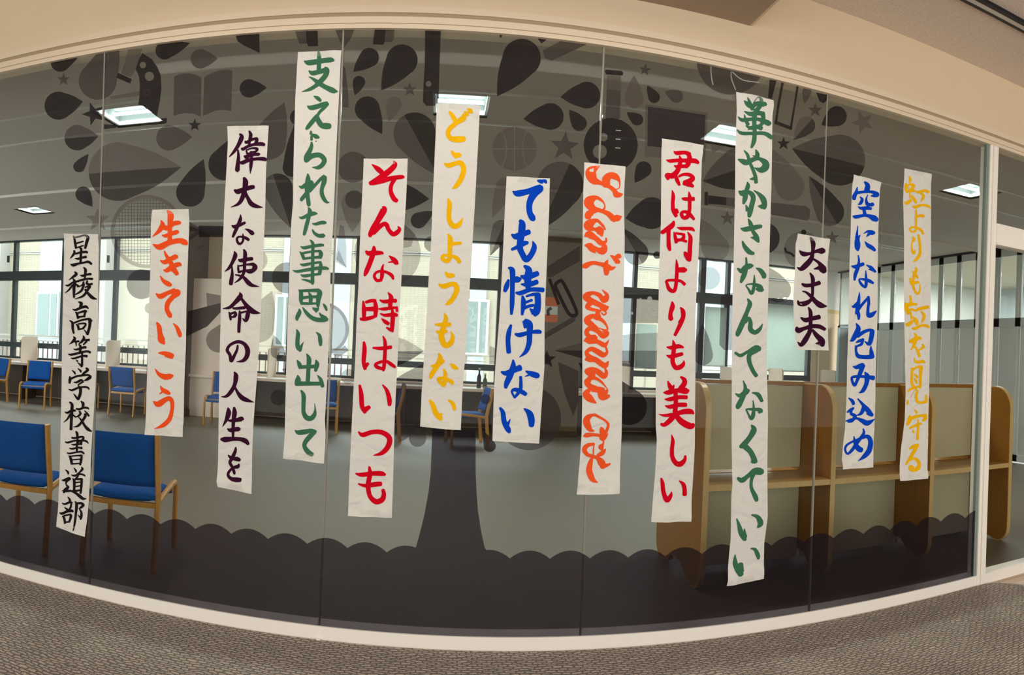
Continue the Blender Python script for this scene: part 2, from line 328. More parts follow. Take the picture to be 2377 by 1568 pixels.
# folding partition on the right, running away from the glass
FX = 7.55
fo = empty('folding_partition', (FX, 8.5, 0), label='grey framed glazed folding partition reaching the ceiling on the right', cat='partition')
finv = Matrix.Translation((-FX, -8.5, 0))
def fp(name, mb, m, par=None):
    o = mb.build(name, m); o.parent = par or fo
    if not par: o.matrix_parent_inverse = finv
    return o
Yq = 11.8; k = 0
gl_l = film('frosted_lower', (0.55, 0.55, 0.52), 0.5, (0.62, 0.62, 0.58))
while Yq > 3.6:
    y1, y0 = Yq, Yq-0.44
    mbp = MB().box((FX-0.015, y0+0.004, 0.02), (FX+0.015, y0+0.055, CZ-0.03)).box((FX-0.015, y1-0.055, 0.02), (FX+0.015, y1-0.004, CZ-0.03))
    for z0, z1 in ((0.02, 0.12), (2.0, 2.13), (CZ-0.14, CZ-0.03)): mbp.box((FX-0.015, y0+0.004, z0), (FX+0.015, y1-0.004, z1))
    leaf = fp('leaf', mbp, M['grey'])
    g1 = MB().box((FX-0.004, y0+0.06, 2.12), (FX+0.004, y1-0.06, CZ-0.13)).build('pane', M['oglass']); g1.parent = leaf
    g2 = MB().box((FX-0.004, y0+0.06, 0.11), (FX+0.004, y1-0.06, 2.01)).build('pane', gl_l); g2.parent = leaf
    for g in (g1, g2): g.matrix_parent_inverse = Matrix.Translation((0, 0, 0))
    Yq -= 0.44; k += 1
fp('track', MB().box((FX-0.05, 3.4, CZ-0.028), (FX+0.05, 11.85, CZ)), M['black'])
# space behind the partition: next room seen through the upper panes
struct('wall_far_right', MB().box((11.6, 3.3, 0), (11.7, 12.1, CZ)), M['pale'])
struct('floor_next_room', MB().box((RX1, 3.28, -0.05), (11.7, 12.1, 0)), M['floorR'])
struct('ceiling_next_room', MB().box((RX1, 3.3, CZ), (11.7, 12.1, CZ+0.08)), mat('next_ceiling', (0.5, 0.45, 0.36), 0.8, 0.2, 20, 0.1))
struct('wall_next_room_back', MB().box((RX1, WY, 0), (11.7, WY+0.1, CZ)), M['white'])
struct('wall_next_room_front', MB().box((XR, 3.29, 0), (11.7, 3.30, CZ)), M['white'])
area('next_room_fill', (9.6, 8.0, 3.1), (1.2, 5.0), 600, (0.98, 1.0, 1.0))  # unseen fill light added so the upper partition panes look bright
# ---------------------------------------------------------------- ceiling lights
def troffer(cx, cy, sx_, sy_, lab, lit=True):
    t = empty('ceiling_light', (cx, cy, CZ+0.02), label=lab, cat='light', group='square ceiling lights of the room')
    z = 0.10
    t_in = MB(); w2_, h2 = sx_/2, sy_/2
    fr = MB()
    for a_, b_ in (((-w2_, -h2, 0), (w2_, -h2+0.02, z)), ((-w2_, h2-0.02, 0), (w2_, h2, z)), ((-w2_, -h2, 0), (-w2_+0.02, h2, z)), ((w2_-0.02, -h2, 0), (w2_, h2, z))): fr.box(a_, b_)
    fr.build('housing', M['reflec'], t)
    MB().box((-w2_+0.02, -h2+0.02, z-0.008), (w2_-0.02, h2-0.02, z-0.001)).build('reflector', M['reflec'], t)
    for yy in (-0.11, 0.11):
        MB().tube([(-w2_+0.03, yy, 0.055), (w2_-0.03, yy, 0.055)], 0.014, n=8).build('tube', M['lit'], t)
    for yy in (-0.11, 0.11):
        l = bpy.data.lights.new('lamp', 'AREA'); l.shape = 'RECTANGLE'; l.size = sx_*0.85; l.size_y = 0.03; l.energy = 15; l.color = (1.0, 0.97, 0.88)
        lo = bpy.data.objects.new('lamp_light', l); lo.location = (cx, cy+yy, CZ+0.055); C.objects.link(lo)
    return t
troffer(-2.62, 5.30, 0.46, 0.50, 'lit square ceiling light left of the tall green banner, above the book decal')
troffer(0.07, 5.26, 0.42, 0.48, 'lit square ceiling light right above the yellow banner by the ruler decal')
troffer(2.26, 5.24, 0.46, 0.50, 'lit square ceiling light between the red and the tallest green banner')
troffer(4.90, 5.25, 0.46, 0.48, 'lit square ceiling light at the right post of the glass wall')
troffer(-6.02, 9.0, 0.42, 0.55, 'small lit ceiling light far left above the windows')
for X, Y_, lb in ((-5.0, 5.30, 'long narrow slot vent in the ceiling left of the leftmost lamp'), (-5.1, 10.9, 'long narrow slot vent in the ceiling above the leftmost windows'), (-8.3, 8.8, 'slot vent in the ceiling at the far left edge'), (6.0, 8.6, 'slot vent in the ceiling in front of the folding partition')):
    sl = empty('ceiling_vent', (X, Y_, CZ-0.02), label=lb, cat='vent', group='slot vents of the room ceiling')
    MB().box((-0.75, -0.10, 0), (0.75, -0.07, 0.02)).box((-0.75, 0.07, 0), (0.75, 0.10, 0.02)).box((-0.75, -0.07, 0), (-0.72, 0.07, 0.02)).box((0.72, -0.07, 0), (0.75, 0.07, 0.02)).build('rim', M['alu'], sl)
    MB().box((-0.72, -0.07, 0.01), (0.72, 0.07, 0.02)).build('slot', M['lampoff'], sl)
    MB().box((-0.72, -0.006, 0.002), (0.72, 0.006, 0.02)).build('slat', M['alu'], sl)
# ================================================================ outside
fy = 17.0
bl = empty('school_building', (0, fy, -4), label='pale tiled building wing across the yard beyond the windows', cat='building')
binv = Matrix.Translation((0, -fy, 4))
def bp2(name, mb, m, par=None):
    o = mb.build(name, m); o.parent = par or bl
    if not par: o.matrix_parent_inverse = binv
    return o
mt = mat('tiled_facade', (0.80, 0.72, 0.50), 0.8, 0.2); nt = mt.node_tree; br = nt.nodes.new('ShaderNodeTexBrick'); br.offset = 0
mpn = nt.nodes.new('ShaderNodeMapping'); mpn.inputs['Rotation'].default_value = (PI/2, 0, 0); tcn = nt.nodes.new('ShaderNodeTexCoord')
br.inputs['Scale'].default_value = 10; br.inputs['Brick Width'].default_value = 1.0; br.inputs['Row Height'].default_value = 0.5; br.inputs['Mortar Size'].default_value = 0.05
br.inputs['Color1'].default_value = (0.40, 0.355, 0.275, 1); br.inputs['Color2'].default_value = (0.37, 0.325, 0.25, 1); br.inputs['Mortar'].default_value = (0.30, 0.26, 0.20, 1)
nt.links.new(tcn.outputs['Object'], mpn.inputs[0]); nt.links.new(mpn.outputs[0], br.inputs['Vector']); nt.links.new(br.outputs['Color'], nt.nodes['Principled BSDF'].inputs['Base Color'])
bp2('wall', MB().box((-19, fy, -4), (14, fy+0.3, 4.3)), mt)
def XB(x, y=700, Y=fy): return onY(x, y, Y).x
for x0, x1, mm, pr in ((-10, 20, M['conc'], 0.5), (92, 142, M['pale'], 0.05), (200, 262, M['conc'], 0.5), (655, 690, M['pale'], 0.05), (770, 812, M['pale'], 0.05), (1090, 1128, M['pale'], 0.05), (1370, 1470, M['pale'], 0.06), (1560, 1720, M['pale'], 0.06)):
    bp2('pilaster', MB().box((XB(x0), fy-pr, -4), (XB(x1), fy+0.01, 4.3)), mm)
for z in (3.55, 1.9+1.7): bp2('string_course', MB().box((-19, fy-0.03, z), (14, fy, z+0.03)), M['conc'])
for x0, x1, y0, y1 in ((93, 133, 683, 780), (647, 668, 690, 800), (1080, 1125, 700, 820)):
    p, q = onY(x0, y0, fy), onY(x1, y1, fy)
    f_ = bp2('window', MB().box((p.x-0.06, fy-0.10, q.z-0.06), (q.x+0.06, fy-0.055, p.z+0.06)), M['grey'])
    for g0, g1 in ((p.x, (p.x*0.35+q.x*0.65)-0.03), ((p.x*0.35+q.x*0.65)+0.03, q.x)):
        g = MB().box((g0, fy-0.115, q.z), (g1, fy-0.10, p.z)).build('pane', M['bglass']); g.parent = f_; g.matrix_parent_inverse = Matrix()
bc = empty('balcony_railing', (-4, 13.3, 0.1), label='white balcony railing with thin uprights outside the windows', cat='railing')
o = MB().box((-14, 13.28, 1.20), (9, 13.32, 1.235)).box((-14, 13.285, 1.10), (9, 13.315, 1.12)).box((-14, 13.285, 0.2), (9, 13.315, 0.225)).build('rail', M['rail']); o.parent = bc; o.matrix_parent_inverse = Matrix.Translation((4, -13.3, -0.1))
for PX in (-13.0, -9.0, -5.0, -1.0, 4.0): MB().box((PX, 13.28, 0.1), (PX+0.04, 13.32, 1.2)).build('post', M['rail'], bc).matrix_parent_inverse = Matrix.Translation((4, -13.3, -0.1))
bme = None
X = -13.9
while X < -1.0:
    if bme is None:
        bo = MB().box((-0.012, -0.01, 0), (0.012, 0.01, 0.88)).build('baluster', mat('baluster_red', (0.22, 0.14, 0.15), 0.6)); bme = bo.data
    else:
        bo = bpy.data.objects.new('baluster', bme); C.objects.link(bo)
    bo.parent = bc; bo.location = (X+4, 0, 0.125); X += 0.125
struct('balcony_floor', MB().box((-14, 12.1, 0.0), (9, 13.5, 0.1)), M['conc'])
struct('ground', MB().box((-30, 12.1, -4.1), (25, 40, -4.0)), M['conc'])
# ================================================================ long counter under the windows
ct = empty('window_counter', (0, 11.5, 0), label='long reading counter with a pale top running under all the windows', cat='counter')
def cpart(name, mb, m): o = mb.build(name, m, ct); o.matrix_parent_inverse = Matrix.Translation((0, -11.5, 0)); return o
cpart('top', MB().box((-10.6, 11.15, 0.69), (6.9, 11.88, 0.715)), M['counter'])
cpart('edge_band', MB().box((-10.6, 11.125, 0.67), (6.9, 11.149, 0.717)), M['pinkbeige'])
cpart('modesty_panel', MB().box((-10.5, 11.7, 0.04), (6.8, 11.72, 0.69)), M['brown'])
for k in range(13): cpart('leg_panel', MB().box((-10.5+k*1.42, 11.2, 0.0), (-10.47+k*1.42, 11.7, 0.69)), M['brown'])
cpart('shelf', MB().box((-10.6, 11.70, 0.716), (6.9, 11.88, 0.75)), M['pinkbeige'])
def arc(cx, cy, r, a0, a1, n=7): return [(cx+r*math.cos(math.radians(a0+(a1-a0)*k/n)), cy+r*math.sin(math.radians(a0+(a1-a0)*k/n))) for k in range(n+1)]
prof = [(11.86, 0.76)] + [(11.86, 1.22)] + arc(11.30+0.08, 1.22-0.08, 0.08, 90, 180) + [(11.30, 0.718), (11.69, 0.718), (11.69, 0.76)]
part_x = [(52, 'leftmost beige screen panel on the counter'), (247, 'beige screen panel on the counter behind the pane joint'), (472, 'beige screen panel on the counter against the left column'), (619, 'beige screen panel on the counter left of the tall green banner'),
          (1445, 'beige screen panel on the counter left of the big leaf decal'), (1682, 'beige screen panel on the counter left of the tallest banner'), (1797, 'beige screen panel on the counter right of the tallest banner'), (1919, 'beige screen panel at the right end of the counter')]
for x, lb in part_x:
    X = onY(x+10, 840, 11.5).x
    o = MB().prism(prof, 'x', X-0.012, X+0.012).build('desk_screen', M['pinkbeige']); tag(o, lb, 'screen', 'beige screens along the counter')
# roller blinds of the right windows
for x0, x1, y0, y1, lb in ((1478, 1520, 752, 855, 'pale roller blind beside the lens decal'), (1638, 1682, 712, 850, 'pale green roller blind left of the tallest banner'), (1782, 1866, 705, 862, 'wide pale green roller blind right of the tallest banner')):
    p, q = onY(x0, y0, 11.87), onY(x1, y1, 11.87)
    t = empty('roller_blind', ((p.x+q.x)/2, 11.87, q.z), label=lb, cat='blind', group='roller blinds')
    w_ = (q.x-p.x)/2; h_ = p.z-q.z
    MB().box((-w_, -0.004, 0.0), (w_, 0.004, h_)).build('cloth', M['blind'], t); MB().box((-w_, -0.012, -0.02), (w_, 0.012, 0.0)).build('bottom_bar', M['alu'], t)
# ================================================================ chairs
def make_chair():
    t = empty('chair', (0, 0, 0))
    # faces +Y; rear posts at y=-0.26
    def pad(name, prof_fn, nx, ny, th):
        mb = MB(); n = len(mb.v); top = []; bot = []
        for j in range(ny+1):
            for i in range(nx+1):
                u, v = i/nx*2-1, j/ny*2-1; p, nn = prof_fn(u, v); e = (1-abs(u)**6)**0.5*(1-abs(v)**6)**0.5
                top.append(p+nn*th*(0.35+0.65*e)); bot.append(p-nn*th*(0.35+0.65*e))
        mb.v = [tuple(p) for p in top+bot]; N = len(top); W = nx+1
        for j in range(ny):
            for i in range(nx):
                a = j*W+i; mb.f.append((a, a+1, a+1+W, a+W)); mb.f.append((N+a, N+a+W, N+a+1+W, N+a+1))
        ring = [i for i in range(W)] + [j*W+nx for j in range(1, ny+1)] + [ny*W+i for i in range(nx-1, -1, -1)] + [j*W for j in range(ny-1, 0, -1)]
        for a, b in zip(ring, ring[1:]+ring[:1]): mb.f.append((a, N+a, N+b, b))
        return mb.build(name, M['blue'], t, smooth=True)
    pad('seat', lambda u, v: (Vector((u*0.205, 0.0+v*0.235, 0.425-0.014*max(0, v)**2*4 - 0.006*(1-u*u))), Vector((0, 0, 1))), 10, 10, 0.034)
    pad('backrest', lambda u, v: (Vector((u*0.20, -0.245-0.05*v-0.018*(1-u*u), 0.645+v*0.16)), Vector((0, 0.97, 0.2)).normalized()), 10, 8, 0.018)
    for s in (-1, 1):
        X = s*0.222
        MB().tube([(X, -0.30, 0.81), (X, -0.275, 0.66), (X, -0.24, 0.50), (X, -0.225, 0.42), (X, -0.235, 0.3), (X, -0.265, 0.0)], 0.016, 0.024, square=True).build('leg', M['chairw'], t)
        MB().tube([(X, -0.225, 0.40), (X, -0.05, 0.422), (X, 0.12, 0.438), (X, 0.20, 0.436), (X, 0.235, 0.42), (X, 0.252, 0.385), (X, 0.256, 0.30), (X, 0.26, 0.0)], 0.016, 0.02, square=True).build('leg', M['chairw'], t)
    MB().box((-0.21, -0.236, 0.365), (0.21, -0.216, 0.395)).build('stretcher', M['chairw'], t); MB().box((-0.21, 0.20, 0.37), (0.21, 0.22, 0.40)).build('stretcher', M['chairw'], t)
    return t
c0 = make_chair()
def chair(X, Y, rz, lb, grp, first=False):
    c = c0 if first else copy_tree(c0)
    c.location = (X, Y, 0); c.rotation_euler = (0, 0, rz); tag(c, lb, 'chair', grp)
G1, G2 = 'chairs close behind the glass', 'chairs along the window counter'
# near pair from their feet on the floor
chair(-1.825, 3.94, math.radians(9), 'blue upholstered beech chair behind the glass right of the black lettered banner', G1, True)
chair(-2.52, 3.86, math.radians(9), 'blue upholstered beech chair behind the glass cut by the left picture edge', G1)
far = [(-6.66, 10.20, 200, 'blue chair turned toward the room left of the black lettered banner'), (-7.75, 10.3, 165, 'blue chair cut by the left picture edge at the counter'), (-6.05, 10.75, 5, 'dark blue chair pushed under the counter just left of the black banner'), (-5.05, 10.55, 3, 'blue chair seen from behind right of the black lettered banner'),
       (-3.35, 10.45, 185, 'blue chair partly hidden by the purple lettered banner'), (-1.75, 10.45, 10, 'blue chair between the tall green and the first red banner'), (-0.80, 9.95, 95, 'blue chair whose bright seat shows left of the yellow banner'), (0.42, 9.95, 100, 'blue chair turned sideways between the yellow and the blue banner')]
for X, Y, a_, lb in far: chair(X, Y, math.radians(a_), lb, G2)
# small things on the counter
def bottle(x, lb, h, m):
    p = onY(x, 860, 11.4); pr = [(0.035, 0), (0.035, h*0.6), (0.014, h*0.78), (0.014, h)]
    mb = MB(); n = 10
    for r, z in pr:
        for k in range(n): mb.v.append((r*math.cos(2*PI*k/n), r*math.sin(2*PI*k/n), z))
    for j in range(3):
        for k in range(n): mb.f.append((j*n+k, j*n+(k+1) % n, (j+1)*n+(k+1) % n, (j+1)*n+k))
    mb.f.append(tuple(range(n-1, -1, -1))); mb.f.append(tuple(3*n+k for k in range(n)))
    t = empty('bottle', (p.x, 11.4, 0.716), label=lb, cat='bottle', group='bottles on the counter'); mb.build('body', m, t)
    MB().tube([(0, 0, h), (0, 0, h+0.025)], 0.018).build('cap', M['alu'], t)
bottle(1113, 'taller dark bottle standing on the counter between yellow and blue banners', 0.30, M['black'])
bottle(1127, 'shorter dark green bottle beside the taller one on the counter', 0.22, mat('green_bottle', (0.05, 0.07, 0.03), 0.2, 0.6))
p, q = onY(1829, 876, 11.4), onY(1921, 876, 11.4)
bk = empty('basket', ((p.x+q.x)/2, 11.4, 0.716), label='low pale blue slotted basket at the right end of the counter', cat='basket')
bw = (q.x-p.x)/2; mblue = mat('pale_blue_plastic', (0.42, 0.58, 0.68), 0.4)
MB().box((-bw, -0.15, 0), (bw, 0.15, 0.02)).box((-bw, -0.15, 0.09), (bw, -0.135, 0.13)).box((-bw, 0.135, 0), (bw, 0.15, 0.13)).box((-bw, -0.15, 0), (-bw+0.015, 0.15, 0.13)).box((bw-0.015, -0.15, 0), (bw, 0.15, 0.13)).build('tray', mblue, bk)
for k in range(6): MB().box((-bw+0.02+k*(2*bw-0.08)/5, -0.149, 0.02), (-bw+0.05+k*(2*bw-0.08)/5, -0.136, 0.09)).build('bar', mblue, bk)
cols = [(0.6, 0.62, 0.6), (0.02, 0.02, 0.03), (0.02, 0.02, 0.03), (0.3, 0.32, 0.34), (0.5, 0.03, 0.06), (0.7, 0.72, 0.74), (0.02, 0.02, 0.03), (0.66, 0.7, 0.72)]
for k, cc in enumerate(cols):
    xx = (p.x+q.x)/2-bw+0.09+k*(2*bw-0.18)/7; hh = 0.26 if k in (5, 7) else 0.17
    nm = 'cup' if k in (0, 5, 7) else 'pencil_case'
    o = (MB().tube([(0, 0, 0), (0, 0, hh)], 0.045, n=12) if nm == 'cup' else MB().box((-0.04, -0.10, 0), (0.04, 0.10, hh))).build(nm, mat('item_%d' % k, cc, 0.4)); o.location = (xx, 11.4, 0.738)
    tag(o, ['pale cup at the left end of the blue basket', 'leftmost black case in the blue basket', 'second black case in the blue basket', 'grey case in the middle of the blue basket', 'red case in the blue basket', 'tall white cup right of the red case', 'black case between the two tall white cups', 'tall white cup at the right end of the basket'][k], 'cup' if nm == 'cup' else 'case', 'things standing in the blue basket')
# free standing screen board at the right
p, q = onY(1946, 757, 11.0), onY(1985, 884, 11.0)
sb = empty('screen_board', (p.x, 11.0, 0), label='grey screen board in a pale blue frame beside the beige wall', cat='board')
w_, z1 = 0.95, p.z
mfr = mat('pale_blue_frame', (0.45, 0.60, 0.66), 0.4)
MB().box((0, -0.02, 0.1), (0.03, 0.02, z1)).box((w_-0.03, -0.02, 0.1), (w_, 0.02, z1)).box((0, -0.02, z1-0.03), (w_, 0.02, z1)).box((0, -0.02, 0.82), (w_, 0.02, 0.86)).box((0, -0.02, 0.1), (w_, 0.02, 0.14)).box((0.0, -0.2, 0), (0.03, 0.2, 0.1)).box((w_-0.03, -0.2, 0), (w_, 0.2, 0.1)).build('frame', mfr, sb)
MB().box((0.03, -0.01, 0.86), (w_-0.03, 0.01, z1-0.03)).build('panel', mat('board_grey', (0.28, 0.32, 0.33), 0.6), sb); MB().box((0.03, -0.01, 0.14), (w_-0.03, 0.01, 0.82)).build('panel', mat('board_blue', (0.26, 0.38, 0.48), 0.6), sb)
# ================================================================ study carrels
BY = 4.24; FY = 3.82
cx_ = [1.56, 2.44, 3.28, 4.10]
ca = empty('study_carrel', (2.8, BY, 0), label='brown wooden study carrels with rounded side panels and cream screens', cat='desk')
ci = Matrix.Translation((-2.8, -BY, 0))
def cap(name, mb, m, par=None, **k):
    o = mb.build(name, m, par or ca, **k)
    o.matrix_parent_inverse = ci if not par else Matrix(); return o
BK = 2*BY-FY
pf = arc(FY+0.17, 1.235-0.17, 0.17, 180, 90, 8) + arc(BK-0.17, 1.235-0.17, 0.17, 90, 0, 8) + arc(BK-0.12, 0.12, 0.12, 0, -90, 5) + [(BK-0.25, 0.03), (BY+0.1, 0.09), (BY-0.1, 0.09), (FY+0.25, 0.03)] + arc(FY+0.12, 0.12, 0.12, 270, 180, 5)
for X in cx_:
    sp_ = cap('side_panel', MB().prism(pf, 'x', X-0.016, X+0.016), M['carrel'])
    n = len(pf); mb = MB(); cxm = sum(p[0] for p in pf)/n; czm = 0.62
    for t_ in (X-0.0175, X+0.0175):
        for off in (0.0, 0.008):
            for p_ in pf: d_ = Vector((p_[0]-cxm, p_[1]-czm)).normalized(); mb.v.append((t_, p_[0]+d_.x*(0.002-off), p_[1]+d_.y*(0.002-off)))
    for i in range(n):
        j = (i+1) % n
        mb.f += [(i, j, n+j, n+i), (2*n+i, 3*n+i, 3*n+j, 2*n+j), (i, 2*n+i, 2*n+j, j)]
    cap('edge_trim', mb, M['edge'], sp_)
for a0, a1 in zip(cx_, cx_[1:]):
    cap('screen_panel', MB().box((a0+0.02, BY-0.015, 0.655), (a1-0.02, BY+0.015, 1.215)), M['cream']); cap('modesty_panel', MB().box((a0+0.02, BY-0.015, 0.03), (a1-0.02, BY+0.015, 0.60)), M['cream'])
cap('top_rail', MB().box((cx_[0]-0.02, BY-0.025, 1.218), (cx_[-1]+0.02, BY+0.025, 1.245)), M['carrel'])
cap('end_post', MB().box((cx_[-1]-0.06, BY-0.022, 0.03), (cx_[-1]-0.018, BY+0.022, 1.217)), M['carrel'])
for a0, a1 in zip(cx_, cx_[1:]):
    dk = cap('desk_top', MB().box((a0+0.016, FY+0.012, 0.60), (a1-0.016, BY-0.016, 0.630)), M['desk']); cap('front_edge', MB().box((a0+0.016, FY+0.002, 0.598), (a1-0.016, FY+0.012, 0.632)), M['edge'], dk)
    dk = cap('desk_top', MB().box((a0+0.016, BY+0.016, 0.60), (a1-0.016, BK-0.012, 0.630)), M['desk'])
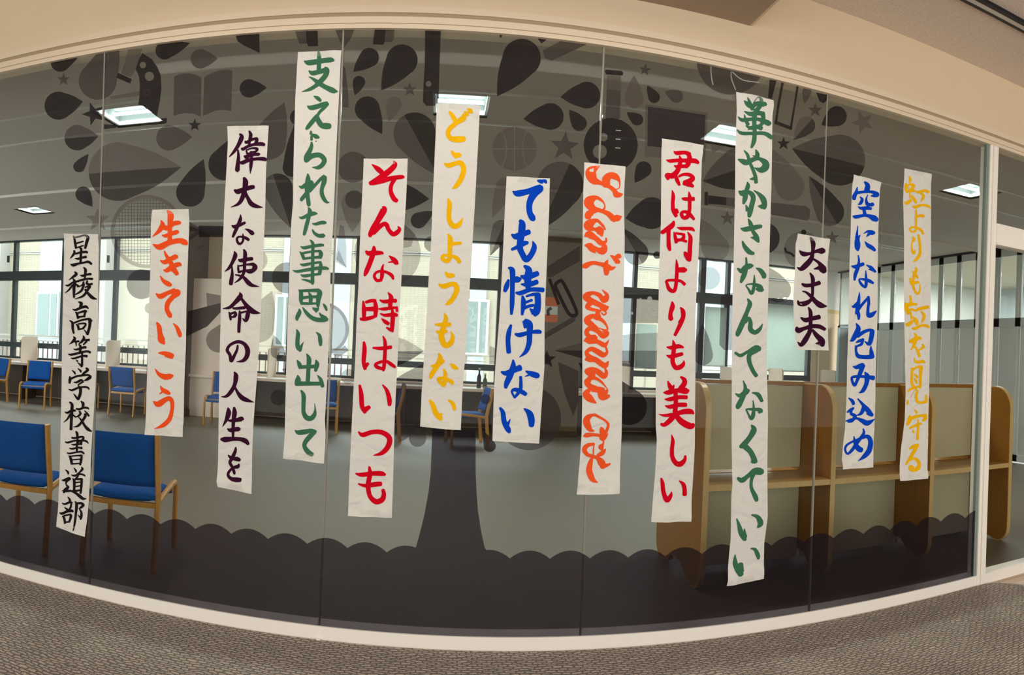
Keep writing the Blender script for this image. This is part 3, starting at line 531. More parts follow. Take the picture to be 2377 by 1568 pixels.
# ================================================================ decal tree on the glass
DEC = '''@100 60 5.1413
L leaf 470 300 110 490 230 3
L leaf 900 150 560 865 450 2
T star 250 645 80 2 0
L leaf 480 908 25 985 335 3
T star 612 1055 145 3 -20
L leaf 665 1322 262 1350 305 2 3
P microscope 3 1190,330 1300,400 1370,500 1410,600 1418,750 1400,900 1380,1000 1365,1090 1200,960 1140,950 1155,850 1160,700 1150,610 1110,520 1150,400 / o1197,473,38 / o1275,608,55
P microscope_tube 1 1020,290 1190,280 1150,420 1100,550 1050,620 935,575 985,430
P microscope_eyepiece 3 900,565 1065,640 1045,695 880,625
P microscope_stage 1 800,850 1180,780 1190,835 820,885
R microscope_knob 1 1245 800 33 30
P microscope_foot 3 735,1180 870,1185 885,1220 735,1238
P microscope_foot 3 1420,1110 1485,1105 1480,1160 1400,1160
P book_page 2 1570,610 1640,580 1740,572 1830,590 1895,625 1888,1090 1800,1055 1700,1048 1620,1060 1562,1080
P book_page 2 1925,620 2000,575 2100,540 2200,528 2262,540 2255,800 2248,1022 2150,1005 2050,1020 1910,1080
L leaf 1758 210 1350 330 215 3
L leaf 2085 395 1765 400 230 2
T star 1815 1190 80 3 0
L leaf 1785 1328 1355 1350 300 2
@100 340 5.1413
L leaf 1655 250 550 330 700 1 2
L leaf 548 93 395 300 140 3
L leaf 595 722 430 500 185 3
T star 660 880 150 1 0
L leaf 1920 155 1700 712 340 3
L leaf 2450 -200 2060 375 380 3
R racket_frame 1 1250 1020 415 45
G racket_strings 1 1250 1020 392
S racket_throat 45 2 1690,900 1860,1010 1690,1130
P racket_handle 3 1860,950 2160,955 2160,1085 1865,1085
@540 40 5.1413
P leaf 3 20,150 320,150 328,435 150,350 60,290
L leaf 410 845 88 858 220 3
L leaf 622 1020 350 1690 420 2
C leaf 780 1200 95 3
P pencil 2 740,120 880,120 890,320 800,320 765,230
P pencil 3 875,120 1015,120 1022,350 905,355 885,300
P leaf 2 1210,120 1470,120 1400,280 1325,375 1280,290
P pencil 3 1705,110 1830,110 1815,300 1800,335 1680,330 1675,300
P pencil 2 1830,110 1935,110 1925,270 1900,300 1815,298
L leaf 1440 658 1718 410 230 3
L leaf 1775 880 2127 363 375 3
L leaf 1460 940 1532 710 148 3
L leaf 1785 1400 1534 970 300 3
L leaf 1865 1250 1951 956 184 1
T star 2115 870 88 2 0
P leaf 2 1305,560 1345,620 1380,900 1385,1085 1320,1080 1310,900
@0 0 1
P ruler 3 987,60 1024,60 1020,160 1018,237 1010,247 990,247 982,238 983,200 986,150 / o995,196,6.5
S ruler_tick 2 0 1003,80 1017,80
S ruler_tick 2 0 1002,101 1016,101
S ruler_tick 2 0 1002,121 1016,121
S ruler_tick 2 0 1001,141 1015,142
@540 320 5.1413
L leaf 695 1080 484 439 360 2 3
L leaf 760 -200 700 470 220 3
C leaf 1440 355 185 2
L leaf 1430 1130 1460 640 300 1
C leaf 1455 740 110 2
L leaf 2350 735 1700 690 400 3
L leaf 2400 880 2140 1040 190 3
P leaf 1 1280,1040 1330,1060 1360,1300 1360,1555 1230,1450
C leaf 1850 1380 395 1
P leaf 1 2040,1030 2180,1160 2130,1300 2040,1320
C leaf 2380 1270 95 2
@780 0 2.9588
L leaf 700 1210 470 793 290 2 3
L leaf 1105 665 1345 291 262 3
P pencil 2 1420,350 1560,275 1760,290 1480,420 1430,400
P leaf 3 1370,250 1480,250 1410,302
P leaf 3 1110,210 1160,210 1130,266
L leaf 1540 670 1812 650 184 3
L leaf 1285 820 1562 795 184 3
L leaf 1600 755 1699 893 106 3
P flask_lip 3 1850,480 1960,490 1972,505 1965,522 1855,515 1845,495
P flask_neck 1 1860,522 1955,527 1953,625 1857,618
P flask_neck 2 1857,618 1953,625 1947,820 1850,822
P flask_body 3 c1885,1000,186 / o1835,945,28 / o1810,1045,48
S flask_tick 7 0 1920,898 1955,901
S flask_tick 7 0 1918,958 1953,961
S flask_tick 7 0 1915,1018 1950,1021
S flask_tick 7 0 1915,1079 1950,1082
L droplet 2045 520 2045 745 130 1
T star 2120 483 43 2 8
L leaf 2135 590 2203 705 80 3
L leaf 2255 630 2377 683 90 2
L leaf 1995 775 2100 848 84 3
L leaf 2050 1258 2140 1119 110 3
B basketball 1225 1025 152 1
T star 1568 1010 105 2 5
@0 0 1
P blackboard 3 1503,248 1637,268 1633,352 1502,340
P blackboard_frame 1 1498,243 1642,263 1636,378 1496,364
@1080 340 5.1413
L leaf 880 1010 1246 210 555 2 3
L leaf 320 860 523 379 220 1
L leaf 298 1308 472 888 220 2 3
L leaf 1908 860 2407 764 380 3
L leaf 1850 960 2110 1400 290 2 3
C leaf 2285 1300 45 3
@1590 130 5.1413
C volleyball 540 60 405 2
S volleyball_seam 12 0 305,130 310,250 330,350
S volleyball_seam 12 0 545,190 550,280 600,410
S volleyball_seam 12 0 560,195 680,290 880,322
P pencil 3 1005,290 1085,300 1030,520 985,500
P test_tube 3 1150,300 1180,300 1120,620 1097,782 1068,790 1100,560
P test_tube 3 1068,770 1255,845 1265,890 1062,815
P test_tube 3 1330,330 1358,335 1310,620 1270,885 1243,862 1290,600
L droplet 1420 575 1460 380 110 2
P leaf 3 1560,440 1700,470 1690,530 1650,568 1600,545
L leaf 1622 828 1910 663 240 3
T star 1548 650 88 2 0
T star 2115 795 145 1 -22
L leaf 1285 1008 1513 753 215 1 2
T star 1170 1050 82 3 0
L leaf 1270 1108 2135 1318 610 2 3
L leaf 205 1495 900 1270 520 2 3
L leaf 985 1080 1330 1710 345 1
L leaf 1472 1432 1810 2010 340 2 3
P leaf 1 310,1060 480,1080 315,1170
@1590 420 5.1413
P pen_cap 3 228,135 270,135 270,295 228,295
P pen 3 272,175 490,200 488,295 272,275
P pen 2 490,200 1030,255 1030,400 488,295
P pen 2 1030,262 1440,305 1488,350 1480,450 1455,480 1030,410
T star 500 450 90 2 0
L leaf 188 455 430 950 330 1
C leaf 935 685 190 3
C globe 1400 830 225 1
S globe_continent 26 3 1185,800 1205,850 1250,865 1300,905
C globe_continent 1410 615 32 3
T star 1750 680 85 2 0
C leaf 280 1165 135 1
L leaf 985 1030 1170 1440 300 2
@1240 560 5.1413
P camera_body 2 1030,640 1490,640 1490,980 1030,980
S camera_lens 18 0 1265,680 1268,770 1300,850 1370,900 1440,915 1490,908
S camera_lens 16 0 1355,812 1390,840 1430,850 1490,820
C camera_lens 1375 690 30 0
C camera_light 1162 862 18 0
S paperclip 36 3 180,450 290,760
S paperclip 36 3 205,800 165,830 170,890
S paperclip 40 3 270,590 400,850 470,890 500,830 345,500 290,485 250,530 270,590
P pencil 2 150,310 540,60 540,240 210,430 150,430
P pencil 2 130,1095 500,880 480,960 125,1170
L leaf 235 1305 1800 1310 440 1 2
L leaf 2000 985 2015 1480 235 2
P bottle 2 2225,640 2365,620 2365,1300 2260,1300 2205,1240
@1060 760 5.1413
T star 1075 385 115 3 0
P leaf 1 390,220 475,260 460,440 390,440
P branch 2 1210,415 1450,520 1450,900 1390,1060 1290,800 1230,560
C leaf 862 1085 383 2
L leaf 1450 420 2215 1095 430 3
L leaf 330 1250 420 1485 145 3
C leaf 345 860 60 2
@600 760 5.1413
L droplet 190 95 250 375 170 2
L leaf 1975 285 1300 290 420 1 2
L leaf 2050 400 1400 1330 640 2
L leaf 1930 1160 1880 1425 205 2
C leaf 1075 590 90 1
C leaf 240 840 95 2
P leaf 2 280,500 335,490 330,560
@400 560 5.1413
C magnifier_lens 1790 1050 318 1
R magnifier_rim 1 1790 1050 300 40
S magnifier_handle 75 2 1945,1375 2085,1275
C leaf 1375 440 185 2
L leaf 1195 595 960 1200 380 1
C leaf 1000 230 138 1
L leaf 700 950 480 1310 300 2
P leaf 3 190,840 580,740 580,850 420,1020 170,1140
P leaf 2 410,620 580,650 580,740 420,790
P leaf 1 275,60 380,50 320,120
P leaf 1 1950,250 2080,320 1985,100
@0 500 2.9588
C leaf 975 475 102 2
C leaf 1035 640 38 1'''
tree = empty('tree_decal', (0, GY-0.006, GB), label='translucent grey school tree decal of leaves, stars and study tools covering the glass', cat='decal')
tinv = Matrix.Translation((0, -(GY-0.006), -GB))
layer = [0]
def clip_top(P):
    out = []
    for i in range(len(P)):
        a, b = P[i-1], P[i]
        ia, ib = a[1] <= GT+0.004, b[1] <= GT+0.004
        if ia != ib: t = (GT+0.004-a[1])/(b[1]-a[1]); out.append((a[0]+(b[0]-a[0])*t, GT+0.004))
        if ib: out.append(b)
    return out
def film_mesh(name, loops, shade, clipit=True):
    """flat film cut from outlines given in photo pixels, laid on the glass plane"""
    layer[0] = (layer[0]+1) % 16; Y = GY-0.0045-0.00012*layer[0]
    W = [[(onY(x, y).x, onY(x, y).z) for x, y in lp] for lp in loops]
    if clipit and len(W) == 1: W[0] = clip_top(W[0])
    if len(W[0]) < 3: return
    vs = [Vector((x, z, 0)) for lp in W for x, z in lp]
    tri = geometry.tessellate_polygon([[Vector((x, z, 0)) for x, z in lp] for lp in W])
    mb = MB(); mb.v = [(v.x, Y, v.y) for v in vs]; mb.f = [tuple(t) for t in tri if len(set(t)) == 3]
    o = mb.build(name, FILM[shade], tree, recalc=False); o.matrix_parent_inverse = tinv; return o
def circ(x, y, r, n=40): return [(x+r*math.cos(2*PI*k/n), y+r*math.sin(2*PI*k/n)) for k in range(n)]
def catmull(pts, n=6):
    out = []
    for i in range(len(pts)-1):
        p0 = pts[max(i-1, 0)]; p1 = pts[i]; p2 = pts[i+1]; p3 = pts[min(i+2, len(pts)-1)]
        for k in range(n):
            t = k/n
            out.append(tuple(0.5*((2*b)+(-a+c)*t+(2*a-5*b+4*c-d)*t*t+(-a+3*b-3*c+d)*t**3) for a, b, c, d in zip(p0, p1, p2, p3)))
    out.append(pts[-1]); return out
def ribbon_px(pts):              # pts: (x, y, width) -> left/right outlines
    L, R = [], []
    for i, p in enumerate(pts):
        a = pts[max(i-1, 0)]; b = pts[min(i+1, len(pts)-1)]
        dx, dy = b[0]-a[0], b[1]-a[1]; q = math.hypot(dx, dy) or 1; nx, ny = -dy/q, dx/q; h = max(p[2], 0.4)/2
        L.append((p[0]+nx*h, p[1]+ny*h)); R.append((p[0]-nx*h, p[1]-ny*h))
    return L, R
def drop(tx, ty, ex_, ey_, w, half=0):
    d = math.hypot(ex_-tx, ey_-ty); ux, uy = (ex_-tx)/d, (ey_-ty)/d; nx, ny = -uy, ux; r = w/2
    if ny+nx*0.9 < 0: nx, ny = -nx, -ny
    c = d-r; P = []
    def pt(a, b): return (tx+ux*a+nx*b, ty+uy*a+ny*b)
    th = math.acos(max(-1, min(1, r/c))) if c > r else 0.6
    side = []
    A = (c-r*math.cos(th), r*math.sin(th))
    for k in range(7):           # slightly bowed flank
        t = k/7; bow = math.sin(PI*t)*0.035*d; side.append((A[0]*t, A[1]*t+bow))
    for k in range(15):
        a = (PI-th)*(1-k/14); side.append((c+r*math.cos(a), r*math.sin(a)))
    up = [pt(a, b) for a, b in side]; dn = [pt(a, -b) for a, b in side]
    if half: return up + [pt(0, 0)]
    return up + dn[::-1][1:-1] if True else P
ox = oy = 0; sc_ = 1
for line in DEC.strip().split('\n'):
    t = line.split()
    if line[0] == '@': ox, oy, sc_ = float(t[0][1:]), float(t[1]), float(t[2]); continue
    def q(x, y): return (ox+float(x)/sc_, oy+float(y)/sc_)
    k, name = t[0], t[1]
    if k == 'L':
        a = q(t[2], t[3]); b = q(t[4], t[5]); w_ = float(t[6])/sc_; s1 = int(t[7])
        film_mesh(name, [drop(*a, *b, w_)], s1)
        if len(t) > 8: film_mesh('leaf_dark_half', [drop(*a, *b, w_*0.995, 1)], 4)  # extra film over the darker half of a two-tone leaf
    elif k == 'C': film_mesh(name, [circ(*q(t[2], t[3]), float(t[4])/sc_)], int(t[5]))
    elif k == 'T':
        c_ = q(t[2], t[3]); r = float(t[4])/sc_; a0 = math.radians(float(t[6])-90)
        film_mesh(name, [[(c_[0]+(r if i % 2 == 0 else r*0.42)*math.cos(a0+i*PI/5), c_[1]+(r if i % 2 == 0 else r*0.42)*math.sin(a0+i*PI/5)) for i in range(10)]], int(t[5]))
    elif k == 'P':
        loops = []; cur = []
        for w_ in t[3:]:
            if w_ == '/': loops.append(cur); cur = []
            elif w_[0] in 'oc': a = w_[1:].split(','); cur = circ(*q(a[0], a[1]), float(a[2])/sc_, 28)
            else: cur.append(q(*w_.split(',')))
        loops.append(cur); film_mesh(name, loops, int(t[2]), len(loops) == 1)
    elif k == 'R':
        c_ = q(t[3], t[4]); r = float(t[5])/sc_; wd = float(t[6])/sc_
        film_mesh(name, [circ(*c_, r+wd/2, 48), circ(*c_, r-wd/2, 48)], int(t[2]), False)
    elif k == 'S':
        pts = catmull([(*q(*w_.split(',')), float(t[2])/sc_) for w_ in t[4:]], 5)
        L, R = ribbon_px(pts); layer[0] = (layer[0]+1) % 16; Y = GY-0.0045-0.00012*layer[0]; mb = MB()
        for a, b in zip(L, R):
            for p_ in (a, b): v = onY(*p_); mb.v.append((v.x, Y, min(v.z, GT)))
        for i in range(len(L)-1): mb.f.append((2*i, 2*i+1, 2*i+3, 2*i+2))
        o = mb.build(name, FILM[int(t[3])], tree, recalc=False); o.matrix_parent_inverse = tinv
    elif k == 'G':
        c_ = q(t[3], t[4]); r = float(t[5])/sc_; mb = MB(); st = 37/sc_; Y = GY-0.0062
        u = -r+st/2
        while u < r:
            h = math.sqrt(max(0, r*r-u*u))
            for seg in range(8):
                for (x0, y0, x1, y1) in ((u-0.55, -h+2*h*seg/8, u+0.55, -h+2*h*(seg+1)/8), (-h+2*h*seg/8, u-0.55, -h+2*h*(seg+1)/8, u+0.55)):
                    n = len(mb.v)
                    for a, b in ((x0, y0), (x1, y0), (x1, y1), (x0, y1)): v = onY(c_[0]+a, c_[1]+b); mb.v.append((v.x, Y, v.z))
                    mb.f.append((n, n+1, n+2, n+3))
            u += st
        o = mb.build(name, FILM[2], tree, recalc=False); o.matrix_parent_inverse = tinv; o['kind'] = 'stuff'
    elif k == 'B':
        c_ = q(t[2], t[3]); r = float(t[4])/sc_; g = 1.3; cols_ = [-1, 0, 1, 2]
        def bx_(i, y):           # panel boundaries of the ball at height y
            e = math.sqrt(max(0, r*r-y*y)); arcw = r*0.36+ (y*y)/(r*r)*r*0.30
            return [-e, -min(arcw, e), 0, min(arcw, e), e][i]
        for i in range(4):
            for y0, y1 in ((-r+0.4, -g), (g, r-0.4)):
                lf, rt = [], []
                for s_ in range(13):
                    y = y0+(y1-y0)*s_/12; a, b = bx_(i, y)+(g if i else 0), bx_(i+1, y)-(g if i < 3 else 0)
                    if b > a: lf.append((c_[0]+a, c_[1]+y)); rt.append((c_[0]+b, c_[1]+y))
                if len(lf) > 2: film_mesh('basketball_panel', [lf+rt[::-1]], 1)
# hills with scalloped top and the trunk rising from them
val = [(-70,1150),(17,1162),(82,1171),(152,1181),(221,1193),(296,1205),(374,1217),(454.5,1228),(537.6,1239),(622.6,1251),(714,1262.6),(807,1272),(898,1282)]
val2 = [(1183,1296),(1276,1297),(1369,1296),(1457.5,1294),(1543,1291),(1628.5,1285.6),(1710,1277),(1789.7,1266.7),(1865,1259),(1933.8,1249.6),(2002.4,1240),(2064,1230.7),(2126,1220),(2182.5,1211),(2239,1203),(2296,1196)]
def wz(p): v = onY(*p); return (v.x, v.z)
def scal(a, b, t0=0, t1=1):
    out = []
    for k in range(9):
        t = t0+(t1-t0)*k/8; x = a[0]+(b[0]-a[0])*t; z = a[1]+(b[1]-a[1])*t; c = abs(b[0]-a[0]); out.append((x, z+0.80*c*t*(1-t)))
    return out
P = []
v1 = [wz(p) for p in val]; v2 = [wz(p) for p in val2]
for a, b in zip(v1, v1[1:]): P += scal(a, b)
nx_ = (v1[-1][0]+(v1[-1][0]-v1[-2][0]), v1[-1][1]); P += scal(v1[-1], nx_, 0, 0.72)
for p in ((968,1262),(978,1225),(986,1191),(995,1140),(999.6,1099),(1003,1017),(1003,996),(1103,1000),(1104,1026),(1104,1099),(1106,1140),(1109,1184),(1116,1230),(1125,1272)): P.append(wz(p))
pv = (v2[0][0]-(v2[1][0]-v2[0][0]), v2[0][1]); P += scal(pv, v2[0], 0.42, 1)
for a, b in zip(v2, v2[1:]): P += scal(a, b)
P = [(min(x, 3.134), z) for x, z in P]; P = [P[0]] + [p for i, p in enumerate(P[1:]) if (p[0]-P[i][0])**2+(p[1]-P[i][1])**2 > 1e-8]
P += [(3.134, GB), (P[0][0], GB)]
tri = geometry.tessellate_polygon([[Vector((x, z, 0)) for x, z in P]])
mb = MB(); mb.v = [(x, GY-0.0065, z) for x, z in P]; mb.f = [tuple(t) for t in tri]
o = mb.build('hills_and_trunk', FILM[5], tree, recalc=False); o.matrix_parent_inverse = tinv
# ================================================================ banners
PAPER = '''150 543 230 545,149 617 229 615,144.5 782 227.5 782,143.7 900 222 900,140 1050 213 1037,139 1097 210 1097,135.6 1172 206 1172,133 1222.5 200 1245.6
355.5 487.7 439.7 486.5,350.7 521 439.7 521,349 635 435.4 635,346 721 433 721,343 827.5 432 801.6,340.3 913.6 428 896,338.6 991 426.4 982.5,339 1009 425 1014.8
529 295 625 293.3,529.4 330 621.8 330,524.7 417 617.8 397,520 499 615.5 499,515.4 610.5 611 610.5,514 696.8 606.5 710,511.4 790.5 601.8 804,509 886.8 596 886.8,507.7 980.5 588.7 980.5,506.7 1060.5 585.4 1060.5,505.4 1116.8 585 1116.8,507.4 1130 584.8 1147
692.7 123 793.2 118.7,690 150 790.5 154,685.4 230.5 787 224,681.3 393.7 779.8 367,680 474 775.8 474,676 520 773 533.6,672.7 614 767.8 614,668.7 713.6 765.8 713.6,666 807 762.5 807,663.8 888.9 759.4 888.9,662 957.8 754.2 975,661.2 1006 756 1006,658.3 1063.7 753.3 1075.7
845 370 946.8 370,840.3 463 942.8 463,835 575 935.4 575,832 666 932 649,827.7 743.6 926 752,825 826 923.5 826,816.8 980 916.4 966,811 1106.7 913.6 1078.6,808.4 1197 910 1202
1014.4 240 1114 247.4,1011 317 1109.4 342,1003.7 478.7 1102 478.7,1000 578 1095.8 578,995 647.3 1091.4 647,987.4 784 1083.2 784,978.7 913.4 1073.2 913.4,975.5 990.5 1069.5 998.5
1175.6 410.4 1275.8 415.6,1172.3 476 1274.7 486.7,1168.4 562.6 1270.3 584.3,1163 671 1266 692.7,1158.4 743.4 1264 754.2,1149.8 851.8 1263.6 851.8,1146.5 906 1259.3 910.3,1142.8 1023.5 1251 1030
1356 377.5 1450.7 387.9,1353.4 459 1448.4 459,1351.6 584 1449.8 566,1351.5 707.4 1447 707.4,1351.5 822 1443.7 822,1351.5 917.8 1444.3 917.8,1349.6 1010 1442.7 1010,1344.7 1080 1440 1066,1338 1148 1437 1145.6
1535 322.8 1631.7 338.4,1535 381 1628.4 373.6,1533.5 519 1625.6 503.7,1529.2 647.8 1618 647.8,1527.7 739.6 1614 732,1524.8 821 1614 821,1522 895 1613.6 895,1521.5 987.4 1612.6 987.4,1524.2 1020.6 1612.5 1036,1520 1104.8 1609 1104.8,1513 1181.3 1604 1181.3,1510.4 1212 1601.8 1210
1708 213.8 1794.5 233.7,1710 256 1792.6 271,1706 363 1791.8 347.8,1706 450 1790.3 439.6,1704.6 507.5 1787.8 507.5,1703 585 1785.6 585,1700.3 688.3 1783 688.3,1697.9 749.3 1780 774.8,1698.4 838.6 1780 851.3,1697.9 991.6 1782 979,1698 1033.8 1781.5 1021,1700 1128 1781 1097.6,1697.6 1148.6 1781.5 1199.6,1695.5 1250.6 1773.3 1263.4,1685.3 1360 1771.5 1343
1849.6 543 1924.6 556,1846 566.8 1924.3 568.6,1845.7 607.9 1920.7 611.4,1841 691.8 1919.8 709.6,1842.5 754 1921 754,1845.7 812.3 1920.7 814
1979.8 406 2045.5 423.6,1977.2 431.9 2041.6 438.3,1974.7 502 2039.3 508.4,1972 600 2037 600,1970 689.5 2037 673,1968.3 772.4 2035.4 772.4,1966 837.9 2032.5 837.9,1964.3 927 2031.6 927,1961 998.6 2029 998.6,1952.5 1066.4 2025 1066.4,1953.6 1089.6 2024.6 1084.8
2098.4 391.5 2160 404.8,2095.8 466.5 2160.4 466.5,2098 558.4 2160.4 558.4,2097.6 663.6 2160 663.6,2099 778.4 2159.3 763,2100 839.6 2157.3 839.6,2101.8 911.4 2156.3 911.4,2100 974 2154.5 974,2091 1045.4 2153.2 1036.4,2086.6 1099 2151 1090,2088 1117 2150 1111'''
